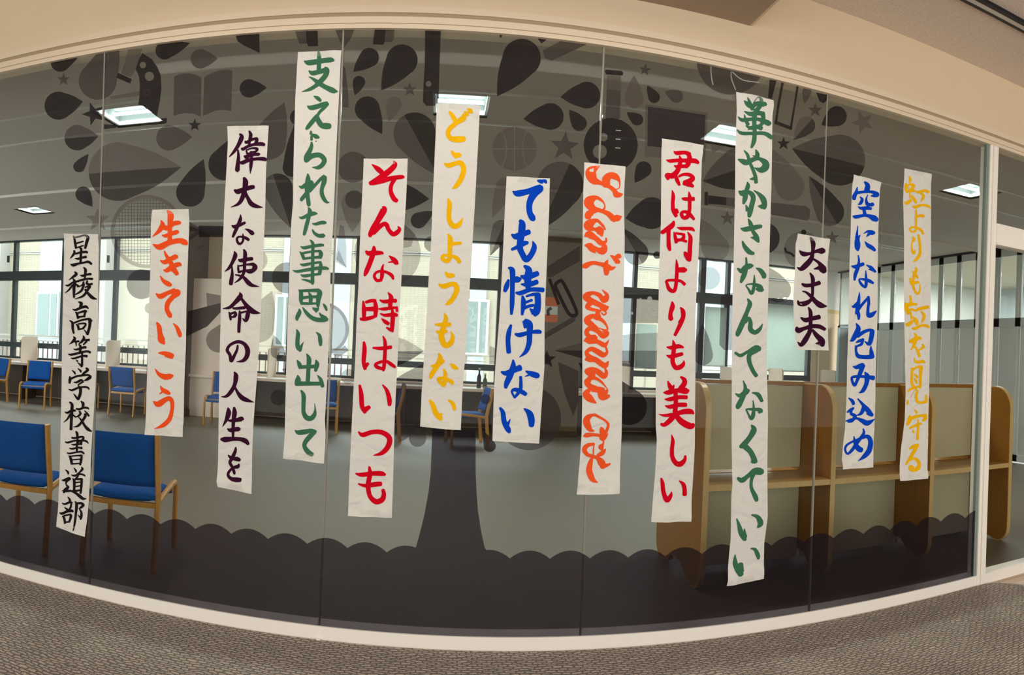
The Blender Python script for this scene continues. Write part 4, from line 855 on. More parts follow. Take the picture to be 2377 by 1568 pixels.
INK = '''#black
@140 540 8
星:255 70 20 280 130 35 290 220 42 300 295 35;265 100 25 370 82 28 470 58 30 525 95 50 500 190 50 470 295 38;310 205 26 440 168 24;320 282 22 440 245 22;262 340 30 272 375 40 240 430 35 190 485 8;290 398 30 400 370 38 490 365 45 510 385 25;360 285 20 395 310 40 390 420 42 385 560 40;285 482 18 340 490 36 430 465 38 485 455 46;195 590 8 250 608 55 330 585 38 450 560 34 530 548 42 585 588 38
稜:275 735 25 305 775 48 240 830 38 165 885 8;100 980 12 160 985 38 250 925 30 350 905 36;245 860 20 275 920 50 262 1050 50 262 1205 35;240 975 30 170 1065 28 90 1130 6;290 950 15 345 1005 45;440 650 20 475 700 48 465 800 35 460 870 30;375 795 10 420 805 38 500 785 34 560 775 44 575 790 20;300 915 30 420 880 38 520 862 34 600 865 40;440 920 30 420 970 30 350 1015 8;510 900 30 500 950 38 560 965 36 595 955 40;450 960 35 400 1080 40 290 1155 18;470 1020 20 555 1000 44 520 1060 40 430 1180 38 280 1238 8;470 1060 35 520 1130 45 600 1210 55 680 1240 12
@140 690 8
高:345 90 20 395 120 55 375 180 40;235 225 12 290 240 38 400 195 42 480 180 48 525 215 18;290 280 20 315 310 40 335 395 40;330 300 30 460 260 38 490 275 30;465 260 40 450 370 34;350 372 34 450 358 30;180 435 15 230 480 42 235 580 42 255 675 30;260 480 30 400 430 32 540 408 38 590 450 20;555 425 60 545 560 44 505 690 50;300 505 20 335 540 40 345 605 34;340 500 24 450 490 30 475 515 30 430 580 36;350 600 28 430 585 26;450 610 15 500 680 25
等:250 735 15 275 775 48 235 830 40 170 880 6;270 830 30 350 822 34;295 840 30 302 910 14;430 720 18 445 770 45 400 830 40 350 870 15;450 800 28 540 795 42;495 820 36 435 885 25;345 880 14 380 920 45 372 1010 40;250 965 10 310 975 32 460 930 40 470 950 28;150 1055 10 210 1070 38 370 1035 38 500 1008 36 560 1030 40;410 1040 30 412 1150 36 410 1270 36 395 1298 18;205 1130 12 260 1140 32 420 1095 34 500 1100 44;295 1165 8 330 1195 28;325 1215 8 370 1250 30 400 1290 28
@130 850 8
学:305 80 12 350 120 32 362 155 20;415 45 12 460 90 34 468 118 20;565 40 30 595 75 45 530 130 40 480 180 28;265 195 22 265 260 50 258 320 32;290 235 36 400 190 34 560 170 34 620 170 30;610 165 20 640 205 55 575 255 42 525 275 8;335 298 10 390 305 36 470 265 40 510 290 30;510 295 30 440 335 26 415 365 18;420 365 15 460 420 48 455 520 48 420 610 48 410 630 20;245 432 12 310 450 36 420 405 34 540 390 32 600 405 30 620 435 20;335 515 8 370 560 30 410 620 30
校:260 670 20 305 715 48 300 850 52 290 1050 48 285 1180 48;170 850 10 220 870 38 300 830 44 365 830 34;270 900 36 220 985 30 145 1050 6;310 900 24 370 950 28;470 655 18 510 700 50 500 770 36;385 795 30 440 805 38 520 775 36 590 780 34 615 805 14;440 845 28 460 885 38 420 930 32 370 950 16;535 830 14 590 890 32 615 930 32;540 895 40 550 930 46 490 1030 40 420 1110 38 330 1135 6;425 950 12 480 1010 34 540 1110 42 600 1175 52 665 1215 22
@130 1000 8
書:375 15 22 400 60 45 405 170 36 395 280 36 390 385 34;300 130 28 350 138 34 480 115 34;490 105 20 515 135 40 480 200 36 470 260 38;175 210 14 230 222 34 350 190 30 500 185 30 570 200 34 605 240 12;415 215 24 470 205 24;295 258 14 350 262 30 470 245 34;255 328 14 310 338 32 420 318 30 485 325 44;210 410 12 260 425 30 400 400 28 480 395 34 525 430 28;245 465 14 280 520 44 300 620 40;270 478 24 400 465 26 490 465 36;485 465 30 475 540 44 455 635 32;310 545 22 450 530 22;300 618 28 450 610 24
道:180 728 12 225 770 36 232 810 22;340 695 14 375 745 34 378 775 20;478 675 12 495 715 42 450 770 28 400 810 30;290 825 14 350 838 34 450 810 32 520 825 30 545 850 14;425 840 20 395 870 30 370 900 30;320 885 14 345 940 46 345 1050 42 340 1135 38;360 905 28 470 900 40 490 910 36;485 900 36 475 1030 44 462 1165 34;370 965 24 460 955 24;365 1040 24 460 1025 24;345 1125 40 460 1105 28;115 920 14 170 920 46 250 890 52 270 910 30;250 905 40 195 960 30 200 1010 22 230 1050 44 175 1110 60 150 1155 25;125 1115 14 200 1125 36 290 1120 34 380 1165 40 450 1220 52 510 1265 44 565 1262 14
@120 1060 8
部:305 750 14 340 800 36 350 850 36;195 865 10 250 885 34 330 855 38 385 860 34;370 880 30 360 940 34 325 1000 30;245 945 10 290 980 36 310 1010 30;155 1040 12 200 1060 42 300 1020 44 385 1010 46 400 1035 18;215 1105 24 245 1150 38 260 1240 34;240 1100 28 350 1075 30;350 1070 30 370 1110 44 340 1215 34;270 1220 28 350 1208 26;440 835 12 470 890 46 460 1050 40 445 1250 32 435 1368 14;470 870 34 560 870 40 600 905 42;600 905 40 560 940 42 515 970 16;530 980 20 560 1040 34 560 1110 42 548 1165 30;500 1080 6 530 1125 24
#orange
@330 480 5.807
生:350 60 20 395 120 75 380 250 55 375 470 55;262 190 12 280 250 60 230 330 50 140 408 6;300 280 60 350 290 60 420 235 55 500 220 50 515 235 20;270 385 10 320 395 45 400 365 48 470 345 55 490 350 30;150 510 12 240 545 75 360 490 65 500 460 62 570 480 72 605 505 40
き:302 598 14 330 660 36 380 740 55 430 840 60 475 910 50;250 728 14 310 750 55 390 705 55 455 680 62 475 690 30;292 855 12 340 860 55 420 805 58 500 780 55 525 795 25;390 865 10 430 870 40 470 910 40;248 935 10 290 1000 42 350 1040 60 390 1060 40
て:190 1172 10 250 1210 65 350 1165 50 440 1135 65;440 1130 30 480 1160 80 420 1215 60 350 1300 60 340 1390 55 380 1470 58 395 1485 30
@330 750 5.807
い:200 -5 20 230 50 55 245 150 62 265 230 85 300 280 30;425 8 12 470 60 40 505 140 55 515 180 40
こ:222 405 12 290 410 48 370 425 55 410 450 60;310 450 10 370 455 40 410 465 40;178 620 8 230 690 45 310 728 70 380 720 66 415 710 30
う:250 852 12 280 900 45 340 935 55 375 955 30;240 960 8 285 925 30 320 925 30;155 1060 14 220 1095 75 310 1040 60 370 1020 55 405 1065 50 405 1180 45 370 1300 55 290 1380 50 185 1425 6
#plum
@510 290 7.467
偉:355 165 30 385 220 72 330 350 60 250 470 45 172 555 14;320 440 26 330 560 48 315 720 68 312 790 72 315 815 30;520 118 24 545 180 56 520 290 44 515 370 34;450 290 30 470 310 46 560 260 44 640 245 44;640 235 40 650 270 50 615 350 50;385 410 30 410 425 48 500 375 46 600 345 46 720 335 60 775 350 50;465 450 22 480 500 34 500 520 18;465 445 20 560 410 26 640 415 42 655 440 36 600 490 36;490 505 22 600 470 30;430 550 30 480 550 50 600 520 44 680 515 50 700 520 20;550 470 40 555 600 50 545 720 50 535 850 6;360 650 30 400 660 60 500 620 56 640 595 46 760 595 62 805 610 50;460 560 60 490 590 50
大:425 925 45 450 990 85 440 1110 80 400 1260 70 330 1370 50 195 1432 5;260 1135 30 320 1160 80 430 1120 66 540 1090 70 595 1080 60;440 1180 60 490 1270 55 550 1370 75 640 1415 60 750 1435 8
@500 490 7.467
な:440 65 10 435 150 55 390 260 55 340 370 52 305 450 36;288 255 20 340 275 60 440 240 50 515 205 40;522 315 14 580 340 46 640 385 70 665 395 40;478 395 10 485 450 34 480 520 34 440 570 36 400 560 40 375 490 36 410 450 30 490 455 36 545 480 50 580 505 42
使:330 705 16 350 770 66 300 890 54 240 990 46 165 1052 8;290 960 20 295 1080 44 280 1200 64 270 1270 60;495 672 26 520 740 60 510 900 55 500 1060 46 430 1180 40 335 1248 8;405 845 24 450 862 60 560 840 60 640 830 56;395 938 12 400 1000 34 410 1070 30;395 960 24 480 945 24 560 930 30 650 925 50;650 920 50 690 980 80 620 1060 50 550 1065 14;410 1065 34 500 1040 36 620 1040 60;350 1108 20 430 1125 34 500 1160 50 570 1240 70 640 1290 55 765 1315 6
@500 670 7.467
命:425 68 12 435 140 80 340 250 62 250 330 50 135 350 10;450 170 40 530 280 60 620 380 90 700 415 60 780 430 10;310 345 30 370 348 42 450 340 48 510 335 50;240 410 16 260 470 40 270 545 30;265 440 34 330 420 36 350 410 36;350 420 40 355 460 50 320 495 36;270 500 30 350 490 32;425 390 26 425 500 52 415 650 52 412 755 48;440 425 34 530 400 28 570 400 40;570 400 60 560 480 70 530 560 50 475 520 14
の:390 985 28 380 1060 40 340 1150 46 285 1250 60 270 1230 50;275 1240 56 255 1150 50 210 1070 50 260 980 42 390 925 52 500 960 56 560 1060 76 550 1170 72 500 1240 60 440 1265 34 370 1270 8
@495 860 7.467
人:370 32 22 398 100 74 375 250 60 310 370 62 230 450 46 140 460 6;385 300 30 430 390 50 500 475 75 590 520 62 708 555 6
生:260 655 26 270 730 78 240 840 62 165 978 8;265 865 26 310 875 44 400 865 60 490 845 76 520 850 40;365 648 36 372 740 74 355 870 58 348 1000 50 345 1170 38;252 1015 20 300 1040 62 380 1025 70 440 1020 70 465 1020 40;140 1195 40 210 1200 88 350 1190 64 470 1195 62 560 1225 78 610 1280 46
@490 940 7.467
を:430 740 24 420 810 50 370 920 56 330 1000 50 370 1080 46 400 1160 46 408 1200 34;300 872 16 330 905 44 380 935 50 450 940 70 500 960 50;485 1030 24 465 1070 62 380 1095 40 310 1170 42 305 1230 44 360 1280 56 440 1295 72 515 1300 64
#green
@680 110 7.467
支:440 55 14 458 150 56 455 260 66 450 390 66;200 248 16 270 275 76 400 258 78 550 235 76 660 228 74 715 240 30;280 410 20 340 450 70 460 428 70 560 400 80;560 350 20 590 400 80 560 500 80 460 610 78 380 680 60 280 735 50 155 772 6;280 514 12 350 550 40 440 615 70 560 690 72 700 755 84 780 770 8
え:365 850 16 430 885 60 480 930 44;255 1020 20 310 1050 70 420 1030 76 530 990 68 590 985 80;600 980 60 540 1050 56 470 1120 46 430 1180 44;420 1190 60 340 1290 70 260 1390 60 232 1420 36;420 1190 56 440 1270 80 500 1355 84 580 1370 100 640 1370 84
@680 300 7.467
ら:315 40 28 315 90 44;325 120 30 325 190 40;340 100 36 400 130 70 450 150 36;400 212 18 405 215 18;325 230 24 325 300 56 290 390 70 240 480 76 235 550 70 245 578 20;240 540 80 310 480 80 400 452 76 480 460 76 545 530 76 520 610 70 440 668 60 335 663 5
れ:260 775 16 265 860 72 250 1000 80 255 1150 64 275 1300 62 278 1330 40;110 990 14 160 1010 54 240 960 66 320 930 76 350 930 30;350 930 30 320 1000 60 240 1110 60 160 1210 60 150 1240 40;290 1080 50 380 980 48 480 870 50 545 820 56;550 830 70 540 920 76 505 1030 60 505 1130 64 545 1220 60 590 1268 40 635 1272 8
@670 480 7.467
た:340 12 12 370 80 66 345 200 60 305 350 62 275 470 50 275 492 30;185 180 12 240 195 46 350 145 58 440 120 62 500 125 14;412 292 14 470 305 44 560 280 54 625 280 54 655 285 20;415 400 20 450 460 44 520 505 56 600 505 66 628 505 30
事:370 578 12 420 640 50 420 800 50 418 1000 52 415 1200 54 415 1310 60 420 1345 30;210 692 10 270 715 50 400 690 48 540 670 50 605 670 36;195 782 12 240 840 50 265 905 46;240 810 36 400 780 36 540 770 36;545 765 40 560 820 70 550 890 50;250 905 34 420 885 40 560 875 50;200 992 10 260 1012 46 400 985 40 540 965 36;550 960 40 560 1040 56 535 1170 56;75 1105 10 150 1125 42 300 1100 50 500 1070 54 640 1068 52 690 1080 30;210 1178 10 270 1203 46 400 1185 40 540 1170 36;225 1262 10 320 1280 36 420 1320 40
@660 660 7.467
思:250 98 12 290 150 62 290 270 62 300 350 30;270 120 44 400 112 44 580 110 62;590 85 20 615 150 80 590 280 70 585 380 50;300 335 44 430 338 40 570 335 30;425 145 20 460 220 60 455 320 54;310 240 50 430 225 44 570 220 50;490 410 16 540 440 60 575 440 50;595 385 14 575 450 36 545 485 20;260 432 20 265 490 64 225 580 60 225 625 30;320 405 16 380 490 52 460 570 62 560 615 70 680 620 70 740 610 60;605 495 10 650 550 50 720 600 70 760 605 20;675 340 14 710 390 44 735 455 30
い:215 785 12 240 860 60 230 980 66 235 1080 70 270 1140 66 270 1165 30;270 1130 70 300 1070 40 335 1005 5;555 835 14 610 890 52 625 980 64 630 1060 44
@650 820 5.807
出:360 12 12 392 80 55 385 200 50 380 320 52 375 410 50;232 98 12 262 150 52 272 200 40;270 190 44 380 185 44 480 180 44;485 95 14 500 150 55 480 240 35;240 300 14 245 360 70 225 420 50;220 410 60 360 412 50 560 412 46;505 300 10 550 360 44 575 450 44
し:285 505 20 318 570 52 318 700 50 320 800 50 360 870 62 420 880 60 465 830 50 475 760 20 468 680 4
て:205 1042 12 250 1070 55 350 1060 60 430 1045 45 485 1060 30;470 1060 50 400 1130 60 345 1200 55 335 1260 50 380 1330 62 440 1365 50
#red
@830 360 5.807
そ:195 132 10 270 190 60 330 240 60;490 92 18 505 140 60 430 220 70 320 300 72 230 360 70 170 385 50;200 385 50 330 350 66 470 315 54 590 300 50 625 300 30;500 330 50 455 410 48 450 500 52 490 590 60 530 620 50
ん:340 700 20 355 740 80 280 880 70 210 1000 72 175 1080 60 185 1098 24;210 1040 80 290 975 60 360 930 50 395 950 56 420 1010 50 480 1070 56 540 1040 56 565 1000 44 545 965 12
@820 580 5.807
な:280 -40 30 275 30 62 230 170 60 180 290 58 155 350 30;170 20 24 210 50 60 300 45 60 380 45 44 405 55 20;485 85 12 540 130 55 580 175 60 600 190 30;475 172 14 530 165 24 580 170 50;408 200 14 390 260 36 390 340 50 375 420 30;380 410 40 320 415 40 285 360 36 310 310 32 380 290 32 460 310 36 520 350 44 540 398 26
時:135 695 20 145 800 52 145 920 44;170 710 34 240 690 44 300 690 44;290 675 30 305 780 58 300 900 44;165 800 50 290 800 60;100 935 36 160 935 50 250 915 44 310 890 34;470 578 12 510 640 55 500 720 56 500 800 44;360 680 16 420 700 46 530 690 46 575 690 50;345 800 16 420 800 42 530 785 34 590 785 30;590 770 20 590 830 34;365 862 14 430 885 38 540 875 52 590 885 40;525 800 24 535 900 52 525 1050 50 530 1105 30;450 1050 20 500 1080 40 535 1095 20;385 930 16 430 970 46 475 1000 44
@800 770 3.564
は:160 88 18 165 150 34 158 250 30 170 310 26;165 290 40 195 265 22;318 40 10 335 90 26 333 200 28 325 300 26 318 325 14;235 135 14 300 140 28 385 130 26;320 310 24 270 295 28 258 272 24 300 252 22 350 250 24 390 275 28 418 295 20
い:125 445 18 138 520 34 145 620 34 170 670 24;165 650 44 205 625 28;315 442 10 350 490 28 370 560 36 372 608 28
つ:115 830 10 150 855 34 230 832 34 310 835 36 370 880 40 360 950 40 310 1005 32 240 1025 6
も:205 1120 16 210 1180 34 195 1270 36 210 1360 34 260 1405 40 310 1390 40 325 1350 34 318 1310 26;92 1175 10 140 1185 32 230 1175 34 300 1175 38 335 1185 20;115 1260 12 170 1275 28 250 1265 38 300 1260 34
#yellow
@1000 230 4.0205
ど:175 125 20 205 165 34 235 220 36;345 97 14 365 115 38 383 132 22;315 125 16 335 143 34 348 158 18;300 150 20 305 180 48 240 225 38 180 275 40 160 325 38 190 370 42 250 378 54 310 375 46
う:195 488 16 220 520 36 265 525 40 278 525 24;225 550 14 250 535 30;130 605 16 170 622 42 230 602 36 280 600 42 307 660 42 280 750 44 235 815 36 200 838 6
し:160 935 16 175 980 40 170 1060 38 172 1130 40 200 1180 44 235 1190 44 270 1165 36 300 1110 4
よ:160 1262 12 182 1310 42 178 1400 38 178 1480 36 150 1515 36 108 1490 32 120 1462 26 180 1465 26 240 1485 34 268 1525 32;195 1355 32 240 1350 28 280 1348 26
@970 610 4.0205
う:258 88 14 285 120 40 325 122 38 338 128 20;195 203 14 240 222 42 310 202 38 350 210 44 362 260 44 330 330 40 290 375 38 255 393 6
も:248 478 12 262 520 36 245 590 44 222 660 50 225 720 50 260 775 46 310 745 44 325 690 30 305 640 6;160 578 14 220 580 34 300 578 36;172 640 14 210 655 34 270 640 26
な:195 848 14 208 900 44 170 980 42 130 1040 40 118 1078 24;125 965 16 170 960 34 210 930 50 242 915 24;305 945 12 340 975 40 375 992 14;240 995 14 255 1040 32 250 1120 34 240 1150 22 205 1110 34 190 1085 26 240 1080 30 310 1110 34 322 1130 26
い:110 1285 20 140 1330 40 165 1400 44 205 1445 46 215 1465 26;195 1430 46 225 1410 14;285 1285 16 325 1315 32 343 1370 30
#blue
@1150 400 4.6118
で:185 208 12 235 230 60 340 210 56 440 180 62 480 160 50;480 165 50 480 190 50 410 240 70 365 330 60 365 430 56 395 490 62 410 510 40;450 92 20 490 105 44 500 118 24;505 88 16 530 100 34 542 120 16
も:262 520 30 285 560 66 275 680 66 260 800 60 290 880 56 330 935 60 385 880 54 415 800 50 398 740 8;175 670 20 220 690 60 300 660 56 360 640 50;175 828 26 240 800 40 300 765 50 345 755 30
情:140 1025 20 180 1055 54 182 1200 46 178 1400 46 170 1520 26;140 1155 24 120 1220 50 100 1275 34;205 1150 60 245 1148 60 268 1140 30;310 1005 26 355 1050 66 345 1150 70 350 1240 50;270 1110 14 330 1125 60 450 1085 50;275 1200 14 350 1205 50 445 1175 46;220 1290 20 270 1295 44 380 1258 40 510 1262 46;290 1330 24 300 1400 50 285 1525 26;330 1330 20 400 1310 30 460 1310 40;450 1310 60 455 1400 60 440 1490 70 420 1535 30;310 1400 24 390 1370 26;310 1455 30 360 1435 30 410 1425 26;370 1465 14 410 1500 60
@1140 700 4.6118
け:212 255 24 190 330 46 180 420 46 188 545 46;350 215 30 365 280 30;365 200 30 410 245 62 410 350 54 405 450 50 370 540 40 302 598 6;258 350 22 310 360 44 420 330 34 510 325 42 528 338 24
な:235 628 16 235 700 54 200 800 60 165 880 50 155 925 30;110 755 20 160 770 50 240 740 50 310 710 60;372 748 16 430 775 52 490 795 56 505 800 40;360 805 4 400 790 20;315 808 28 318 870 32 310 950 36 250 1030 24;250 1030 20 222 965 22 260 945 38 330 970 44 370 995 38
い:95 1142 24 125 1190 44 140 1290 50 180 1370 54 195 1400 30;170 1330 40 205 1260 6;355 1150 16 410 1200 60 430 1270 66 430 1330 50
#coral
@1340 370 5.6
I:292 97 6 225 125 70 170 180 125 210 270 100 300 310 46 400 350 46 470 400 50 510 470 70 520 490 30;480 450 20 540 465 60 590 455 8;375 340 90 375 260 96 430 215 74 500 235 70 545 290 24 545 370 10 500 392 10
@1340 370 5.6
d:355 590 10 320 540 26 240 500 50 150 555 120 200 640 80 300 668 46 400 710 60 470 780 70 480 800 50;440 770 30 520 765 80 572 745 16;355 590 12 355 630 18 330 665 30
o:240 680 30 160 700 70 140 740 84 160 760 50;180 700 70 120 740 50;330 865 30 250 795 40 150 850 110 150 890 80 230 910 36 290 890 40;330 860 30 365 915 12;240 930 30 290 930 100 320 1000 20;300 920 30 345 915 14
n:95 1005 20 150 980 86 240 1030 60 310 1090 60 370 1070 30 372 1025 16;300 1100 20 350 1130 60 330 1190 90 270 1180 60 210 1130 20;100 1120 20 160 1130 80 200 1180 60 235 1218 12
heart:428 1250 8 480 1285 50 525 1340 60 530 1350 30;490 1290 40 535 1255 50 550 1275 40
t:75 1410 20 100 1390 66 190 1350 46 280 1360 46 380 1390 60 440 1420 50 495 1402 10;395 1312 12 370 1370 60 378 1450 70 375 1495 50
@1340 650 5.2267
w:300 122 8 355 180 40 340 230 76 310 250 50 270 190 50 180 160 40 110 200 80 140 240 70 240 290 60 330 330 50 375 330 20;365 335 30 330 370 30 280 340 26;160 280 60 120 330 50 180 360 36 250 370 30;330 380 12 350 405 14 320 425 18 290 400 12
a:285 370 20 245 400 50 250 460 60 180 440 50 115 490 70 180 550 60 240 575 20;250 460 50 310 500 36 355 560 22 355 610 16 240 582 12
n:355 610 12 310 620 20 360 645 50 310 680 60 240 620 50 150 590 50 110 640 50 150 690 50 220 700 60 240 695 12;85 740 20 140 730 90 240 750 50 320 790 56 355 770 30 380 728 6;340 810 20 358 880 28 310 910 60 240 870 60 170 840 50 110 880 40 150 940 60 220 960 40
n:95 970 20 140 960 70 220 970 60 290 1020 60 340 1040 60 375 990 14;240 950 8 280 980 8;330 1070 14 350 1120 36 320 1170 60 240 1110 60 170 1080 40 110 1110 50 180 1150 70 210 1185 14
a:365 1325 6 290 1240 26 200 1190 40 110 1230 50 150 1290 60 230 1310 40;150 1180 40 120 1260 70
e:180 1310 20 105 1380 70 150 1440 80 225 1495 16;180 1340 36 260 1350 50 300 1420 76 370 1410 50 375 1395 16;240 1320 50 330 1370 60 365 1330 16;260 1310 30 310 1340 60
@1330 940 7.127
c:345 135 4 440 190 10;350 435 12 280 410 70 225 300 110 240 220 90 330 170 40 440 210 36 540 270 34 580 330 40 560 420 44 510 490 50;465 375 30 480 430 84 500 500 80
r:172 520 20 220 505 70 330 495 50 440 510 50 490 550 90 560 500 30 572 470 6;470 570 30 500 600 26 500 640 24 460 700 80 480 745 30
y:540 730 10 490 790 70 410 840 50;500 660 10 490 730 20 460 830 50;345 650 40 240 670 60 185 740 70 230 820 60 310 850 50 400 880 60 470 960 110 500 1040 60;470 1010 90 560 1000 50 615 975 20;345 650 14 335 740 20 330 840 22 290 940 66 265 1080 90 300 1200 90 340 1250 60 405 1283 8
#red
@1520 320 6.5333
君:285 210 14 330 235 56 450 230 50 520 260 60;490 250 40 520 300 66 500 400 70 470 450 40;370 275 12 385 340 50 370 430 60 330 520 70 260 580 80 180 570 60 200 630 40;172 338 10 230 355 46 350 345 50 480 350 56 600 355 66 655 385 40;290 422 10 330 440 44 420 435 50 480 435 50;310 580 50 340 660 54 370 720 34;360 590 30 430 560 40 520 565 50 570 610 60 540 650 70 440 680 50;430 700 40 500 700 80 575 740 40
は:260 800 12 275 880 50 268 1000 50 275 1100 56 320 1190 50;300 1130 50 320 1100 50 340 1140 40;512 822 14 525 900 50 525 1000 50 520 1110 50 490 1200 60 430 1215 50 400 1160 50 430 1125 40 500 1140 50 550 1190 50 590 1240 36;402 920 8 440 930 46 520 935 50 585 925 50;560 955 14 600 952 12
@1520 510 6.5333
何:285 30 30 260 90 70 180 150 66 105 200 50 120 175 40;205 160 60 205 300 54 210 400 60 225 465 40;332 120 10 400 138 46 500 138 46 560 145 50 595 175 20;285 190 10 305 260 46 320 350 44;310 210 30 400 222 36 440 235 40;440 220 30 430 280 50 400 300 40;320 320 56 390 310 40 475 335 36;492 190 12 535 270 55 530 400 60 525 520 60 515 620 60;435 495 12 460 520 60 500 600 60
よ:322 605 10 332 700 44 330 820 50 320 980 50 290 1085 50 220 1060 56 185 980 42 180 930 36 280 920 38 390 935 40 450 985 46;350 765 70 400 765 74 440 765 78 475 765 40
り:262 1250 24 265 1320 66 235 1430 56 240 1510 70 240 1530 30;382 1335 12 420 1390 60 425 1480 60 380 1568 60
@1510 710 5.4069
り:375 22 12 405 70 50 405 150 50 360 260 48 305 370 36
も:278 435 12 292 500 46 285 600 50 275 700 50 310 775 54 370 770 56 410 730 40 415 690 10;202 520 14 260 528 46 350 510 50 410 525 20;197 622 8 250 640 46 340 620 46 395 605 40
美:215 950 14 240 1010 50 260 1050 50;290 1000 20 270 1060 40;378 895 24 420 930 50 420 980 60 370 1050 60;160 1090 12 220 1090 56 330 1065 50 440 1070 74 475 1065 30;175 1175 10 240 1175 48 350 1150 46 450 1150 46;180 1255 10 240 1270 46 350 1245 50 440 1245 50;310 1060 50 315 1200 50 305 1330 56;100 1362 6 180 1378 34 300 1360 44 420 1330 60 500 1330 60 535 1355 24;290 1370 70 240 1440 60 170 1495 46 130 1485 30;310 1370 50 380 1450 70 460 1500 76 510 1510 70 535 1490 40
@1500 990 6.5333
し:380 130 12 400 220 50 388 350 56 395 470 60 450 560 70 520 570 76 580 510 50 590 450 30
い:225 790 26 245 870 56 260 1000 60 310 1120 70 370 1050 50 380 990 6;500 830 16 560 880 55 580 960 60 580 1040 62
#green
@1690 210 6.5333
華:240 160 10 290 210 60 360 250 60 420 210 60 540 220 70 558 240 20;285 115 10 320 190 40 370 290 50;375 195 12 440 115 14 490 160 50 470 250 60 410 320 60;245 320 12 340 360 60 440 345 60 530 360 60;520 350 60 530 440 56 500 520 46 450 540 30;150 400 10 210 450 50 330 440 46 450 440 46 560 480 70 610 500 76 635 500 50;245 370 10 265 450 40 300 520 50;390 370 50 395 500 56 400 650 54 385 780 60 350 870 30;420 400 40 400 380 30;265 540 8 340 570 50 440 555 60 500 580 60;295 600 6 350 580 20;130 595 8 200 650 46 350 655 46 540 655 50 630 700 60 650 735 30
や:150 1050 20 220 1080 70 280 1095 76 380 1050 60 470 1040 46 560 1100 90 560 1170 100 490 1210 76 390 1175 6;415 905 16 440 970 60 430 1040 60;365 990 6 420 1010 30;240 915 14 290 980 40 320 1080 40 370 1200 46 410 1310 50 420 1400 50;330 1350 14 390 1340 50
@1690 430 5.807
か:255 -40 10 265 10 50 240 90 50 225 180 60 205 250 30;142 85 20 190 110 74 260 95 50 320 130 60 335 190 60 310 290 60 290 380 60 280 425 40;235 270 12 260 340 50;345 75 12 410 120 40 470 190 70 490 270 60 480 315 40;400 285 10 450 290 60
さ:268 455 12 298 520 50 330 620 44 380 700 56 405 768 30;165 582 8 220 598 56 320 580 60 420 560 50 440 565 40;300 708 8 350 715 40 390 740 50;190 760 20 220 830 50 280 900 60 340 925 36
な:240 980 20 245 1060 30 235 1150 50 200 1240 60 170 1310 30;125 1125 20 180 1160 60 240 1110 70 300 1090 60 335 1090 20;375 1120 12 430 1150 50 475 1210 60 480 1245 50;350 1215 10 350 1300 30 340 1400 40 310 1460 40 270 1400 24 240 1350 14 330 1335 26 420 1370 60 440 1410 60 470 1410 30;380 1400 30 420 1420 40
@1680 660 3.92
ん:215 135 12 235 180 38 210 250 34 170 350 44 125 450 40 115 465 24;190 340 40 225 310 26 240 350 34 240 410 40 280 440 38 325 410 30 352 360 4
て:102 625 20 150 650 28 210 620 26 290 590 60 325 590 40;290 600 50 235 640 38 230 700 36 260 780 34 295 835 32
な:175 880 8 195 950 30 170 1030 40 130 1110 44 125 1130 24;105 998 10 150 1015 36 210 975 44 232 968 16;258 988 10 310 1005 34 345 1065 28;265 1060 8 270 1120 18 265 1190 34 245 1225 24 215 1170 14 205 1140 14 270 1140 24 330 1145 32 340 1165 20;310 1165 8 325 1170 20
@1670 970 3.92
く:290 70 16 310 110 48 275 180 42 215 250 44 190 265 30;230 260 50 280 310 44 310 370 46 315 400 56
て:165 550 22 205 570 44 260 530 34 320 490 56 370 490 60 390 490 40;310 500 40 290 570 26 290 640 28 325 720 40 335 755 30
い:155 920 10 175 980 30 195 1050 44 225 1100 40 235 1110 24;225 1010 6 225 1080 44;290 885 10 345 905 36 370 960 48 345 998 16
い:140 1245 6 140 1320 40 160 1380 50 185 1420 50;190 1330 40 195 1390 40;280 1190 8 320 1200 28 345 1250 36 350 1283 20
#plum
@1830 540 5.6
大:275 70 22 315 140 56 312 240 40 295 340 56 220 430 66 160 475 50 110 455 10;140 238 14 190 280 55 280 275 34 360 245 40 430 240 74 460 240 50;330 350 26 400 400 40 440 470 90 465 510 60;330 475 10 400 460 50
丈:280 530 20 315 600 46 312 700 38 310 800 34 285 880 40 210 925 60 140 925 50 120 885 12;175 670 26 220 690 44 300 685 44 400 655 50;180 765 12 230 780 26 300 840 44 350 900 56 420 950 66 495 960 10
夫:258 975 16 285 1040 46 285 1180 44 270 1290 50 210 1400 60 150 1460 50 105 1425 10;160 1110 20 220 1140 54 300 1120 50 400 1100 56;105 1235 30 120 1275 64 200 1250 44 300 1220 50 400 1225 50 470 1260 40;310 1270 30 360 1340 56 420 1410 80 430 1470 50;335 1445 10 400 1440 60
#blue
@1960 400 7.84
空:350 185 30 405 250 80 395 350 90;225 275 14 210 360 50 175 440 70 170 490 60;210 380 50 350 362 44 500 365 50 580 410 90 600 420 70;470 435 10 540 430 60;278 450 12 315 500 50 285 570 50 235 590 6;418 410 8 390 500 34 410 580 60 460 595 56 510 590 66 525 590 40;242 628 10 300 660 50 400 655 60 480 665 46;350 680 50 365 770 60;150 800 20 200 815 60 350 790 46 440 800 60 530 840 100 585 870 70
に:240 975 8 225 1100 34 220 1200 60;285 1140 6 235 1220 70 230 1300 96 235 1380 84 240 1420 44;345 1120 8 420 1080 40 490 1100 80 540 1105 50;395 1180 6 440 1130 50;372 1265 12 420 1330 60 500 1380 66 550 1425 44
@1960 590 6.0308
